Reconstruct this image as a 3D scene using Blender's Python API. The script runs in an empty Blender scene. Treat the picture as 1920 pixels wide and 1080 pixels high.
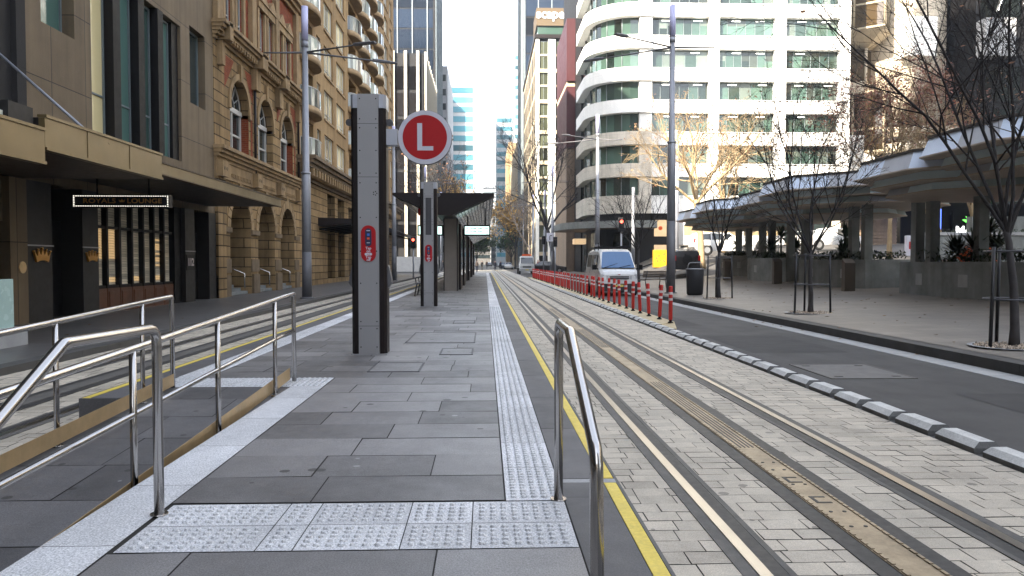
import bpy, math, random
from mathutils import Vector, Matrix
R = math.radians
SC = bpy.context.scene
COL = SC.collection
rnd = random.Random(7)

# ---------------------------------------------------------------- objects
def tag(o, label=None, cat=None, group=None, kind=None):
    if label: o['label'] = label
    if cat: o['category'] = cat
    if group: o['group'] = group
    if kind: o['kind'] = kind
    return o

def E(name, loc, label=None, cat=None, group=None, rz=0.0):
    o = bpy.data.objects.new(name, None)
    o.empty_display_size = 0.2
    COL.objects.link(o)
    o.location = loc
    o.rotation_euler = (0, 0, rz)
    return tag(o, label, cat, group)

def kids(o):
    return KIDS.get(o.name, [])
KIDS = {}

def link(name, me, parent=None, loc=(0, 0, 0)):
    o = bpy.data.objects.new(name, me)
    COL.objects.link(o)
    o.location = loc
    if parent is not None:
        o.parent = parent
        if parent.type == 'EMPTY' and parent.location.length > 1e-9 and not parent.get('_loc'):
            o.matrix_parent_inverse = Matrix.Translation(-parent.location)
        KIDS.setdefault(parent.name, []).append(o)
    return o

def dup(o, parent=None):
    c = o.copy()
    COL.objects.link(c)
    if parent is not None:
        c.parent = parent
        KIDS.setdefault(parent.name, []).append(c)
    for ch in list(KIDS.get(o.name, [])):
        dup(ch, c)
    return c

def dup_to(o, loc, label, group=None, rz=None, sc=None):
    c = dup(o)
    c.location = loc
    if rz is not None: c.rotation_euler = (0, 0, rz)
    if sc is not None: c.scale = sc if hasattr(sc, '__len__') else (sc, sc, sc)
    c['label'] = label
    if group: c['group'] = group
    return c

def fillet(pts, r, n=6):
    pts = [Vector(p) for p in pts]
    out = [pts[0]]
    for i in range(1, len(pts) - 1):
        a, b, c = pts[i - 1], pts[i], pts[i + 1]
        u = (a - b).normalized(); w = (c - b).normalized()
        ang = u.angle(w)
        t = min(r / max(math.tan(ang / 2), 1e-3), (a - b).length * .49, (c - b).length * .49)
        p0 = b + u * t; p1 = b + w * t
        for k in range(n + 1):
            s = k / n
            out.append((1 - s) ** 2 * p0 + 2 * s * (1 - s) * b + s * s * p1)
    out.append(pts[-1])
    return out

class MB:
    def __init__(s):
        s.v = []; s.f = []; s.m = []; s.t = []; s.sm = []
    def poly(s, pts, m=0, t=0.5, sm=False):
        b = len(s.v)
        s.v.extend([tuple(p) for p in pts])
        s.f.append(tuple(range(b, b + len(pts)))); s.m.append(m); s.t.append(t); s.sm.append(sm)
    def box(s, x0, x1, y0, y1, z0, z1, m=0, t=0.5, M=None):
        b = len(s.v)
        vs = [(x0, y0, z0), (x1, y0, z0), (x1, y1, z0), (x0, y1, z0), (x0, y0, z1), (x1, y0, z1), (x1, y1, z1), (x0, y1, z1)]
        if M is not None: vs = [tuple(M @ Vector(p)) for p in vs]
        s.v.extend(vs)
        for q in ((3, 2, 1, 0), (4, 5, 6, 7), (0, 1, 5, 4), (1, 2, 6, 5), (2, 3, 7, 6), (3, 0, 4, 7)):
            s.f.append(tuple(b + i for i in q)); s.m.append(m); s.t.append(t); s.sm.append(False)
        return s
    def prism(s, outline, z0, z1, m=0, t=0.5, top=True, bottom=True, f=None, smooth=False):
        """outline: list of (x, y); f maps (x, y, z) to a point"""
        f = f or (lambda x, y, z: (x, y, z))
        n = len(outline)
        b = len(s.v)
        s.v.extend([tuple(f(x, y, z0)) for x, y in outline]); s.v.extend([tuple(f(x, y, z1)) for x, y in outline])
        for i in range(n):
            j = (i + 1) % n
            s.f.append((b + i, b + j, b + n + j, b + n + i)); s.m.append(m); s.t.append(t); s.sm.append(smooth)
        if top: s.f.append(tuple(b + n + i for i in range(n))); s.m.append(m); s.t.append(t); s.sm.append(False)
        if bottom: s.f.append(tuple(b + n - 1 - i for i in range(n))); s.m.append(m); s.t.append(t); s.sm.append(False)
        return s
    def tube(s, pts, r, n=8, m=0, t=0.5, caps=True):
        pts = [Vector(p) for p in pts]
        k = len(pts)
        rr = r if hasattr(r, '__len__') else [r] * k
        b = len(s.v)
        d0 = (pts[1] - pts[0]).normalized()
        ref = Vector((0, 0, 1)) if abs(d0.z) < .9 else Vector((1, 0, 0))
        nx = d0.cross(ref).normalized()
        for i in range(k):
            if i == 0: d = d0
            elif i == k - 1: d = (pts[i] - pts[i - 1]).normalized()
            else:
                d = (pts[i + 1] - pts[i]).normalized() + (pts[i] - pts[i - 1]).normalized()
                d = d.normalized() if d.length > 1e-6 else d0
            nx = (nx - d * nx.dot(d))
            nx = nx.normalized() if nx.length > 1e-6 else d.orthogonal().normalized()
            ny = d.cross(nx)
            for q in range(n):
                a = 2 * math.pi * q / n
                s.v.append(tuple(pts[i] + (nx * math.cos(a) + ny * math.sin(a)) * rr[i]))
        for i in range(k - 1):
            for q in range(n):
                q2 = (q + 1) % n
                s.f.append((b + i * n + q, b + i * n + q2, b + (i + 1) * n + q2, b + (i + 1) * n + q)); s.m.append(m); s.t.append(t); s.sm.append(True)
        if caps:
            s.f.append(tuple(b + q for q in reversed(range(n)))); s.m.append(m); s.t.append(t); s.sm.append(False)
            s.f.append(tuple(b + (k - 1) * n + q for q in range(n))); s.m.append(m); s.t.append(t); s.sm.append(False)
        return s
    def cyl(s, p0, p1, r0, r1=None, n=16, m=0, t=0.5, caps=True):
        return s.tube([p0, p1], [r0, r0 if r1 is None else r1], n, m, t, caps)
    def build(s, name, mats, parent=None, bevel=0, loc=(0, 0, 0)):
        o = link(name, s.mesh(name, mats), parent, loc)
        if bevel:
            md = o.modifiers.new('edge', 'BEVEL'); md.width = bevel; md.segments = 2; md.limit_method = 'ANGLE'; md.angle_limit = R(40)
        return o
    def each(s, name, mats, parent=None):
        """one object for every separate piece"""
        par = list(range(len(s.v)))
        def find(i):
            while par[i] != i: par[i] = par[par[i]]; i = par[i]
            return i
        for f in s.f:
            for q in f[1:]: par[find(q)] = find(f[0])
        groups = {}
        for k, f in enumerate(s.f): groups.setdefault(find(f[0]), []).append(k)
        out = []
        for fs in groups.values():
            b = MB(); mp = {}
            for k in fs:
                idx = []
                for i in s.f[k]:
                    if i not in mp: mp[i] = len(b.v); b.v.append(s.v[i])
                    idx.append(mp[i])
                b.f.append(tuple(idx)); b.m.append(s.m[k]); b.t.append(s.t[k]); b.sm.append(s.sm[k])
            out.append(b.build(name, mats, parent))
        return out
    def mesh(s, name, mats):
        me = bpy.data.meshes.new(name)
        me.from_pydata(s.v, [], s.f)
        if not hasattr(mats, '__len__'): mats = [mats]
        for mt in mats: me.materials.append(mt)
        me.polygons.foreach_set('material_index', s.m)
        me.polygons.foreach_set('use_smooth', s.sm)
        at = me.attributes.new('tone', 'FLOAT', 'FACE')
        at.data.foreach_set('value', s.t)
        me.update()
        return me

def text_mesh(body, size, mat, extrude=0.004, align='CENTER', bold=0.0):
    cu = bpy.data.curves.new('lettering', 'FONT')
    cu.body = body; cu.size = size; cu.extrude = extrude; cu.align_x = align; cu.align_y = 'CENTER'; cu.offset = bold
    cu.resolution_u = 3
    o = bpy.data.objects.new('lettering', cu)
    COL.objects.link(o)
    bpy.context.view_layer.update()
    dg = bpy.context.evaluated_depsgraph_get()
    me = bpy.data.meshes.new_from_object(o.evaluated_get(dg))
    bpy.data.objects.remove(o); bpy.data.curves.remove(cu)
    me.materials.clear(); me.materials.append(mat)
    return me

def text_on(name, body, size, mat, M, parent, extrude=0.004, bold=0.0, sx=1.0, align='CENTER'):
    """M: 4x4 placing the text's xy plane in the world"""
    me = text_mesh(body, size, mat, extrude, align, bold)
    me.transform(M @ Matrix.Diagonal((sx, 1, 1, 1)))
    return link(name, me, parent)

FACE_CAM = Matrix(((1, 0, 0, 0), (0, 0, -1, 0), (0, 1, 0, 0), (0, 0, 0, 1)))      # text facing -Y
FACE_EAST = Matrix(((0, 0, 1, 0), (1, 0, 0, 0), (0, 1, 0, 0), (0, 0, 0, 1)))      # text facing +X, reads along +Y
FACE_WEST = Matrix(((0, 0, -1, 0), (-1, 0, 0, 0), (0, 1, 0, 0), (0, 0, 0, 1)))    # text facing -X

# ---------------------------------------------------------------- materials
def base(name):
    m = bpy.data.materials.new(name); m.use_nodes = True
    nt = m.node_tree
    return m, nt, nt.nodes['Principled BSDF']

def lk(nt, a, b): nt.links.new(a, b)
def nd(nt, t, **k):
    n = nt.nodes.new(t)
    for a, v in k.items():
        if a.startswith('i_'): n.inputs[a[2:].replace('_', ' ')].default_value = v
        else: setattr(n, a, v)
    return n
def mathn(nt, op, a, b=None, clamp=False):
    n = nt.nodes.new('ShaderNodeMath'); n.operation = op; n.use_clamp = clamp
    for i, x in enumerate((a, b)):
        if x is None: continue
        if hasattr(x, 'links'): lk(nt, x, n.inputs[i])
        else: n.inputs[i].default_value = x
    return n.outputs[0]
def mixc(nt, fac, a, b, mode='MIX'):
    n = nt.nodes.new('ShaderNodeMix'); n.data_type = 'RGBA'; n.blend_type = mode
    for s, x in ((n.inputs[0], fac), (n.inputs[6], a), (n.inputs[7], b)):
        if hasattr(x, 'links'): lk(nt, x, s)
        elif hasattr(x, '__len__'): s.default_value = tuple(x) + ((1,) if len(x) == 3 else ())
        else: s.default_value = x
    return n.outputs[2]
def ramp(nt, fac, stops):
    n = nt.nodes.new('ShaderNodeValToRGB')
    e = n.color_ramp.elements
    while len(e) < len(stops): e.new(.5)
    for el, (p, c) in zip(e, stops):
        el.position = p; el.color = (c, c, c, 1) if not hasattr(c, '__len__') else tuple(c) + (1,)
    lk(nt, fac, n.inputs[0])
    return n.outputs[0]
def noise(nt, scale, detail=4, rough=.6, vec=None, stretch=None):
    n = nd(nt, 'ShaderNodeTexNoise'); n.inputs['Scale'].default_value = scale; n.inputs['Detail'].default_value = detail; n.inputs['Roughness'].default_value = rough
    if vec is None: vec = nd(nt, 'ShaderNodeNewGeometry').outputs['Position']
    if stretch:
        mp = nd(nt, 'ShaderNodeMapping'); mp.inputs['Scale'].default_value = stretch; lk(nt, vec, mp.inputs['Vector']); vec = mp.outputs[0]
    lk(nt, vec, n.inputs['Vector'])
    return n.outputs['Fac']

def pm(name, col, rough=.6, metal=0, var=.18, scale=2.5, grain=.0, gscale=120, bump=0, bscale=60, spec=.5, streak=0, tone=0, coat=0, emit=0, ecol=None, obj=False, rvar=None, lane=0):
    """general surface: base colour with large blotches, fine grain, vertical streaks, per-face tone"""
    m, nt, p = base(name)
    vec = nd(nt, 'ShaderNodeTexCoord').outputs['Object'] if obj else nd(nt, 'ShaderNodeNewGeometry').outputs['Position']
    val = mathn(nt, 'ADD', mathn(nt, 'MULTIPLY', mathn(nt, 'SUBTRACT', noise(nt, scale, 5, .65, vec), .5), 2 * var * 1.6), 1.0)
    if grain:
        g = mathn(nt, 'MULTIPLY', mathn(nt, 'SUBTRACT', noise(nt, gscale, 2, .7, vec), .5), 2 * grain * 1.8)
        val = mathn(nt, 'ADD', val, g)
    if streak:
        g = mathn(nt, 'MULTIPLY', mathn(nt, 'SUBTRACT', noise(nt, 1.0, 4, .6, vec, (2.2, 2.2, .12)), .5), 2 * streak * 1.6)
        val = mathn(nt, 'ADD', val, g)
    if lane:
        g = mathn(nt, 'MULTIPLY', mathn(nt, 'SUBTRACT', noise(nt, 1.0, 5, .65, vec, (1.6, .05, 1)), .5), 2 * lane * 1.6)
        val = mathn(nt, 'ADD', val, g)
    if tone:
        a = nd(nt, 'ShaderNodeAttribute'); a.attribute_name = 'tone'
        g = mathn(nt, 'MULTIPLY', mathn(nt, 'SUBTRACT', a.outputs['Fac'], .5), 2 * tone)
        val = mathn(nt, 'ADD', val, g)
    c = mixc(nt, 1.0, col, val, 'MULTIPLY')
    lk(nt, c, p.inputs['Base Color'])
    rv = mathn(nt, 'ADD', mathn(nt, 'MULTIPLY', mathn(nt, 'SUBTRACT', noise(nt, scale * 2.3, 4, .6, vec), .5), (.05 if metal > .6 else .3) if rvar is None else rvar), rough, True)
    lk(nt, rv, p.inputs['Roughness'])
    p.inputs['Metallic'].default_value = metal
    p.inputs['Specular IOR Level'].default_value = spec
    p.inputs['Coat Weight'].default_value = coat
    if emit:
        p.inputs['Emission Color'].default_value = tuple(ecol or col) + (1,); p.inputs['Emission Strength'].default_value = emit
    if bump:
        b = nd(nt, 'ShaderNodeBump'); b.inputs['Strength'].default_value = bump; b.inputs['Distance'].default_value = .01
        lk(nt, noise(nt, bscale, 4, .6, vec), b.inputs['Height']); lk(nt, b.outputs[0], p.inputs['Normal'])
    return m

def wallm(name, c1, c2, joint, bw, bh, js=.012, off=.5, rough=.8, var=.25, streak=.15, spec=.12, bump=.6, floor=False, grain=.08, offs=(0, 0), smooth=.1):
    """coursed wall: U picked from the face's own direction, V is height"""
    m, nt, p = base(name)
    g = nd(nt, 'ShaderNodeNewGeometry')
    sp = nd(nt, 'ShaderNodeSeparateXYZ'); lk(nt, g.outputs['Position'], sp.inputs[0])
    cb = nd(nt, 'ShaderNodeCombineXYZ')
    if floor:
        lk(nt, sp.outputs[0], cb.inputs[0]); lk(nt, sp.outputs[1], cb.inputs[1])
    else:
        sn = nd(nt, 'ShaderNodeSeparateXYZ'); lk(nt, g.outputs['True Normal'], sn.inputs[0])
        f = mathn(nt, 'GREATER_THAN', mathn(nt, 'ABSOLUTE', sn.outputs[0]), .6)
        u = mathn(nt, 'ADD', mathn(nt, 'MULTIPLY', sp.outputs[1], f), mathn(nt, 'MULTIPLY', sp.outputs[0], mathn(nt, 'SUBTRACT', 1, f)))
        lk(nt, mathn(nt, 'ADD', u, offs[0]), cb.inputs[0]); lk(nt, mathn(nt, 'ADD', sp.outputs[2], offs[1]), cb.inputs[1])
    br = nd(nt, 'ShaderNodeTexBrick'); br.offset = off
    for k, v in (('Scale', 1), ('Mortar Size', js), ('Mortar Smooth', smooth), ('Brick Width', bw), ('Row Height', bh), ('Bias', 0)): br.inputs[k].default_value = v
    br.inputs['Color1'].default_value = tuple(c1) + (1,); br.inputs['Color2'].default_value = tuple(c2) + (1,); br.inputs['Mortar'].default_value = tuple(joint) + (1,)
    lk(nt, cb.outputs[0], br.inputs['Vector'])
    val = mathn(nt, 'ADD', mathn(nt, 'MULTIPLY', mathn(nt, 'SUBTRACT', noise(nt, .9, 6, .68), .5), 3.0 * var), 1.0)
    val = mathn(nt, 'ADD', val, mathn(nt, 'MULTIPLY', mathn(nt, 'SUBTRACT', noise(nt, 1, 4, .6, None, (2.6, 2.6, .1)), .5), 3.0 * streak))
    val = mathn(nt, 'ADD', val, mathn(nt, 'MULTIPLY', mathn(nt, 'SUBTRACT', noise(nt, 45, 2, .6), .5), 3.0 * grain))
    lk(nt, mixc(nt, 1, br.outputs['Color'], val, 'MULTIPLY'), p.inputs['Base Color'])
    p.inputs['Roughness'].default_value = rough; p.inputs['Specular IOR Level'].default_value = spec
    b = nd(nt, 'ShaderNodeBump'); b.inputs['Strength'].default_value = bump; b.inputs['Distance'].default_value = .02
    h = mathn(nt, 'ADD', mathn(nt, 'SUBTRACT', 1, br.outputs['Fac']), mathn(nt, 'MULTIPLY', noise(nt, 25, 4, .6), .35))
    lk(nt, h, b.inputs['Height']); lk(nt, b.outputs[0], p.inputs['Normal'])
    return m

def glassm(name, col, rough=.06, var=.5, spec=.6, wob=.12, tone=.6):
    """window pane seen from outside: dark room behind, glossy, slightly wavy"""
    m, nt, p = base(name)
    a = nd(nt, 'ShaderNodeAttribute'); a.attribute_name = 'tone'
    oi = nd(nt, 'ShaderNodeObjectInfo')
    k = mathn(nt, 'ADD', mathn(nt, 'MULTIPLY', mathn(nt, 'SUBTRACT', a.outputs['Fac'], .5), 2 * tone), mathn(nt, 'MULTIPLY', mathn(nt, 'SUBTRACT', oi.outputs['Random'], .5), 2 * var))
    k = mathn(nt, 'MAXIMUM', mathn(nt, 'ADD', k, 1.0), .15)
    lk(nt, mixc(nt, 1, col, k, 'MULTIPLY'), p.inputs['Base Color'])
    p.inputs['Roughness'].default_value = rough; p.inputs['Specular IOR Level'].default_value = spec
    b = nd(nt, 'ShaderNodeBump'); b.inputs['Strength'].default_value = wob; b.inputs['Distance'].default_value = .05
    lk(nt, noise(nt, .8, 2, .5), b.inputs['Height']); lk(nt, b.outputs[0], p.inputs['Normal'])
    return m

def speckle(name, lo, hi, rough=.7, scale=260, tone=.15, bump=.3, spots=0):
    m, nt, p = base(name)
    f = ramp(nt, noise(nt, scale, 3, .8), [(.36, lo), (.62, hi)])
    a = nd(nt, 'ShaderNodeAttribute'); a.attribute_name = 'tone'
    k = mathn(nt, 'ADD', mathn(nt, 'MULTIPLY', mathn(nt, 'SUBTRACT', a.outputs['Fac'], .5), 2 * tone), 1)
    k = mathn(nt, 'ADD', k, mathn(nt, 'MULTIPLY', mathn(nt, 'SUBTRACT', noise(nt, 1.3, 6, .7), .5), .9))
    k = mathn(nt, 'ADD', k, mathn(nt, 'MULTIPLY', mathn(nt, 'SUBTRACT', noise(nt, 14, 4, .65), .5), .25))
    k = mathn(nt, 'ADD', k, mathn(nt, 'MULTIPLY', mathn(nt, 'SUBTRACT', noise(nt, 1.0, 5, .65, None, (3.0, .12, 1)), .5), .5))
    col = mixc(nt, 1, f, k, 'MULTIPLY')
    if spots:
        for sc, col2, th in ((6.5, (.025, .024, .023), .24), (4.3, (.34, .34, .34), .11)):
            vo = nd(nt, 'ShaderNodeTexVoronoi'); vo.inputs['Scale'].default_value = sc
            lk(nt, nd(nt, 'ShaderNodeNewGeometry').outputs['Position'], vo.inputs['Vector'])
            sep = nd(nt, 'ShaderNodeSeparateColor'); lk(nt, vo.outputs['Color'], sep.inputs[0])
            lim = mathn(nt, 'MULTIPLY', mathn(nt, 'GREATER_THAN', sep.outputs[0], .72), mathn(nt, 'MULTIPLY', sep.outputs[1], th))
            col = mixc(nt, mathn(nt, 'MULTIPLY', mathn(nt, 'LESS_THAN', vo.outputs['Distance'], lim), spots), col, col2)
    lk(nt, col, p.inputs['Base Color'])
    lk(nt, mathn(nt, 'ADD', mathn(nt, 'MULTIPLY', noise(nt, 5, 4, .6), .3), rough - .15, True), p.inputs['Roughness'])
    b = nd(nt, 'ShaderNodeBump'); b.inputs['Strength'].default_value = bump; b.inputs['Distance'].default_value = .004
    lk(nt, noise(nt, scale * .6, 3, .7), b.inputs['Height']); lk(nt, b.outputs[0], p.inputs['Normal'])
    return m

M = {}
M['paver'] = speckle('dark granite paver', (.118, .113, .110), (.245, .238, .236), .5, 150, .38, .3, .75)
M['paver_edge'] = speckle('dark granite edging', (.07, .068, .07), (.125, .122, .125), .65, 220, .25)
M['granite'] = speckle('pale flamed granite', (.34, .345, .355), (.84, .84, .85), .75, 110, .12, .5)
M['sett'] = speckle('granite sett', (.36, .318, .252), (.57, .508, .415), .7, 200, .14, .3, .5)
M['joint'] = pm('dark joint', (.03, .028, .025), .9, grain=.2)
M['asphalt'] = pm('asphalt', (.062, .059, .057), .8, var=.3, scale=.8, grain=.35, gscale=300, bump=.35, bscale=220, lane=.3)
M['yellow'] = pm('yellow line paint', (.72, .55, .08), .6, var=.15, scale=6, grain=.15, gscale=40)
M['white_line'] = pm('pale gutter concrete', (.37, .37, .36), .75, var=.16, scale=2, grain=.12, gscale=90)
M['kerb'] = pm('dark kerb stone', (.06, .057, .053), .7, var=.25, scale=2, grain=.15)
M['plaza'] = wallm('plaza paving', (.17, .15, .126), (.205, .18, .15), (.10, .095, .09), .9, .45, .006, .37, .5, .3, 0, .5, .15, True)
M['footpath'] = wallm('footpath paving', (.075, .072, .07), (.10, .096, .094), (.035, .035, .035), .8, .4, .006, .4, .42, .3, 0, .55, .2, True)
M['sett_far'] = wallm('track paving further on', (.38, .355, .31), (.46, .43, .375), (.10, .095, .09), .25, .155, .007, .4, .7, .25, 0, .35, .2, True)
M['steel'] = pm('stainless steel', (.47, .45, .43), .2, 1.0, var=.03, scale=2, rvar=.03)
M['steel_dull'] = pm('satin aluminium plate', (.33, .33, .34), .48, .4, var=.05, scale=1.2, streak=.05)
M['cap_metal'] = pm('pale aluminium cap', (.42, .44, .50), .4, .4, var=.06)
M['bronze'] = pm('bronze anodised plate', (.60, .43, .23), .42, .6, var=.2, scale=5, streak=.15)
M['rail'] = pm('polished rail head', (.37, .34, .30), .3, 1.0, var=.12, scale=2, grain=.0)
M['rail_dark'] = pm('rail groove and rubber', (.03, .028, .026), .6, var=.3, scale=8)
M['rail_side'] = pm('rail surround', (.10, .094, .085), .7, var=.3, scale=6, grain=.2)
M['brass'] = pm('third rail casing', (.33, .26, .17), .5, .4, var=.5, scale=3, grain=.15, gscale=50)
M['dkbrown'] = pm('dark brown powder coat', (.012, .008, .008), .5, var=.15, spec=.25)
M['black'] = pm('black', (.006, .006, .007), .5, var=.2, spec=.2)
M['blackmetal'] = pm('black painted metal', (.02, .02, .022), .4, var=.2, obj=True)
M['red'] = pm('red sign face', (.42, .008, .012), .5, var=.05, spec=.3)
M['white_sign'] = pm('white sign face', (.62, .62, .70), .45, var=.04)
M['pole'] = pm('grey painted pole', (.29, .30, .33), .45, .3, var=.1, scale=3, streak=.06)
M['pole_dark'] = pm('dark grey pole base', (.12, .12, .13), .5, .2, var=.12)
M['pole_light'] = pm('opal light box', (.55, .55, .80), .35, var=.04)
M['conc'] = pm('raw concrete', (.20, .21, .20), .8, var=.35, scale=1.6, grain=.12, gscale=80, streak=.25, bump=.15)
M['conc_lt'] = pm('pale concrete', (.36, .36, .36), .8, var=.2, scale=2, grain=.15, gscale=60)
M['block_side'] = pm('dirty shaded block side', (.13, .13, .128), .85, var=.4, scale=6, grain=.2)  # stained sides; the shade of the block ends is put into this colour too
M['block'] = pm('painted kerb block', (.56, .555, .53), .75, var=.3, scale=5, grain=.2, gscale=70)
M['bollard'] = pm('red flexible post', (.50, .022, .016), .45, var=.12, obj=True)
M['reflect'] = pm('white reflective band', (.70, .62, .62), .4, var=.06)
M['beige_strip'] = pm('yellowed kerb mortar', (.52, .43, .27), .85, var=.25, scale=3, grain=.15)
M['orange'] = pm('orange plastic', (.85, .12, .02), .5, var=.2)
M['yellowbox'] = pm('yellow painted box', (.42, .25, .008), .45, var=.12, scale=4)
# ================================================================ GROUND
def sstep(t):
    t = max(0.0, min(1.0, t)); return t * t * (3 - 2 * t)
def gz(x, y):
    """height of the plaza and side street, rising away from the tram street"""
    if x < 6.9: return 0.0
    return .15 + .035 * (x - 6.9) * (1 if x < 60 else 1) + .05 * max(0, min(y, 90) - 30) * sstep((x - 12) / 10)
M['patch'] = pm('asphalt patch', (.046, .044, .043), .85, var=.25, scale=1.5, grain=.35, gscale=260, bump=.3, bscale=200)
M['paver_dark'] = speckle('darker ramp granite', (.075, .073, .074), (.15, .147, .15), .55, 150, .3, .3, .75)
PZ = .30          # platform level
def rz_(y): return PZ - .045 * (7.2 - y)      # ramp surface

def sheet(name, x0, x1, y0, y1, z, mat, kind='structure'):
    b = MB(); b.poly([(x0, y0, z), (x1, y0, z), (x1, y1, z), (x0, y1, z)])
    return tag(b.build(name, mat), kind=kind)

sheet('ground', -4000, 4000, -4000, 4000, -.08, M['conc'])
sheet('road', 3.6, 6.9, -20, 420, 0, M['asphalt'])
sheet('road', -60, -3.45, 88, 112, -.012, M['asphalt'])
for q in ((4.3, 5.9, 12.2, 15.1), (5.2, 6.35, 5.2, 8.3), (4.1, 5.0, 17.5, 24)): sheet('road_patch', *q, .0035, M['patch'])
sheet('track_paving', .69, 3.95, 40, 420, .004, M['sett_far'])
sheet('track_paving', -6.45, -3.45, 40, 420, .004, M['sett_far'])
sheet('track_paving', -3.45, .69, 86, 420, .004, M['sett_far'])
sheet('track_bed', .69, 3.72, -20, 40, -.003, M['joint'])
sheet('track_bed', -6.45, -3.45, -20, 40, -.003, M['joint'])

def pavers(b, x0, x1, y0, y1, z, row, lo, hi, gap, seed, zf=None):
    """rows of stones laid across, each a face of its own with its own tone and open joints"""
    r = random.Random(seed)
    y = y0
    while y < y1 - .02:
        ye = min(y + row, y1)
        x = x0 - r.random() * lo * .9
        while x < x1:
            xe = x + r.uniform(lo, hi)
            if x1 - xe < lo * .35: xe = x1
            a, c = max(x, x0), min(xe, x1)
            if c - a > .03:
                g = gap / 2
                zz = [(zf(yy) if zf else z) for yy in (y + g, ye - g)]
                j = [r.uniform(-.0022, .0022) for _ in range(4)]
                b.poly([(a + g, y + g, zz[0] + j[0]), (c - g, y + g, zz[0] + j[1]), (c - g, ye - g, zz[1] + j[2]), (a + g, ye - g, zz[1] + j[3])], 0, r.random())
            x = xe
        y = ye
    return b

b = MB(); pavers(b, .70, 3.72, 1.0, 40, .002, .155, .19, .27, .007, 3)
tag(b.build('track_setts', M['sett']), kind='structure')
b = MB(); pavers(b, -6.43, -3.46, 4.0, 40, .002, .155, .19, .27, .007, 4)
tag(b.build('track_setts', M['sett']), kind='structure')

# ---- platform
b = MB()
b.box(-1.82, .69, -6, 86, -.05, PZ - .006)
b.box(-3.45, -1.82, 7.2, 86, -.05, PZ - .006)
b.box(-3.45, -3.16, 6.65, 7.2, -.05, PZ - .006)
b.build('platform_body', M['joint']); tag(bpy.data.objects['platform_body'], kind='structure')
b = MB()
b.box(.69, .705, -6, 86, -.02, PZ); b.box(-3.465, -3.45, 6.65, 86, -.02, PZ); b.box(-3.465, -3.15, 6.635, 6.65, -.02, PZ); b.box(-3.16, -3.145, 6.65, 7.2, -.02, PZ - .001)
tag(b.build('platform_kerb', M['paver_edge']), kind='structure')
b = MB()
pavers(b, -1.51, .095, 3.71, 7.75, PZ, .45, .55, 1.15, .007, 11)
pavers(b, -2.8, .095, 7.75, 86, PZ, .45, .5, 1.2, .008, 12)
pavers(b, -1.51, .385, -5, 3.075, PZ, .45, .6, 1.2, .007, 25)
tag(b.build('platform_paving', M['paver']), kind='structure')
b = MB()
pavers(b, .385, .622, -5, 4.0, PZ, 1.25, .6, .7, .006, 13); pavers(b, .385, .622, 4.07, 86, PZ, 1.25, .6, .7, .006, 14)
pavers(b, -3.38, -3.1, 6.66, 86, PZ, 1.25, .6, .7, .006, 15)
tag(b.build('platform_edge_paving', M['paver_edge']), kind='structure')
b = MB()
for y0, y1 in ((-5, 3.99), (4.08, 86)): b.box(.622, .686, y0, y1, PZ - .004, PZ + .001)
b.box(-3.447, -3.385, 6.652, 86, PZ - .004, PZ + .001)
tag(b.build('yellow_line', M['yellow']), kind='structure')
b = MB(); b.box(.386, .69, 4.0, 4.066, PZ - .004, PZ); tag(b.build('expansion_joint', M['conc_lt']), kind='structure')

def domes(b, x0, x1, y0, y1, z, sp=.05):
    nx, ny = int((x1 - x0) / sp), int((y1 - y0) / sp)
    ox, oy = (x1 - x0 - (nx - 1) * sp) / 2, (y1 - y0 - (ny - 1) * sp) / 2
    for i in range(nx):
        for j in range(ny):
            cx, cy = x0 + ox + i * sp, y0 + oy + j * sp
            k = len(b.v)
            for rr, zz in ((.0195, z), (.013, z + .009)):
                for q in range(6):
                    a = q * math.pi / 3
                    b.v.append((cx + rr * math.cos(a), cy + rr * math.sin(a), zz))
            for q in range(6):
                q2 = (q + 1) % 6
                b.f.append((k + q, k + q2, k + 6 + q2, k + 6 + q)); b.m.append(0); b.t.append(.35); b.sm.append(False)  # stud sides toned darker than their tops: shade put into the tone
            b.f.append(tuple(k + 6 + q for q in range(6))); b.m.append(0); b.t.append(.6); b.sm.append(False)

def tiles(b, xs, ys, z, g=.005, seed=1, zf=None):
    r = random.Random(seed)
    for a, c in zip(xs[:-1], xs[1:]):
        for d, e in zip(ys[:-1], ys[1:]):
            z0, z1 = (zf(d), zf(e)) if zf else (z, z)
            b.poly([(a + g / 2, d + g / 2, z0), (c - g / 2, d + g / 2, z0), (c - g / 2, e - g / 2, z1), (a + g / 2, e - g / 2, z1)], 0, r.random())
def rng(a, b_, s):
    o = [a]
    while o[-1] + s < b_ - .01: o.append(o[-1] + s)
    return o + [b_]

b = MB()
tiles(b, [.098, .383], rng(3.70, 86, .6), PZ + .001, seed=2)
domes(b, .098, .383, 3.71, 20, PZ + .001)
cx_ = [-1.49, -.93, -.78, -.35, -.06, .383]
tiles(b, cx_, [3.08, 3.385, 3.69], PZ + .001, seed=3)
for a, c in zip(cx_[:-1], cx_[1:]):
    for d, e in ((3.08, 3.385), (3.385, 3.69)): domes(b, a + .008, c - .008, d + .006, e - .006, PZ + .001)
tiles(b, [-3.1, -2.8], rng(7.75, 86, .6), PZ + .001, seed=4)
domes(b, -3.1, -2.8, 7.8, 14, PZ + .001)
tiles(b, [-3.1, -2.5, -1.9, -1.515], [7.2, 7.75], PZ + .001, seed=5)
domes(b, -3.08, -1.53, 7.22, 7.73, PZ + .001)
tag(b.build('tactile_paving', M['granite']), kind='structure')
b = MB()
tiles(b, [-1.82, -1.512], rng(-2, 7.2, .86), PZ + .001, seed=6)
tag(b.build('granite_border', M['granite']), kind='structure')
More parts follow.
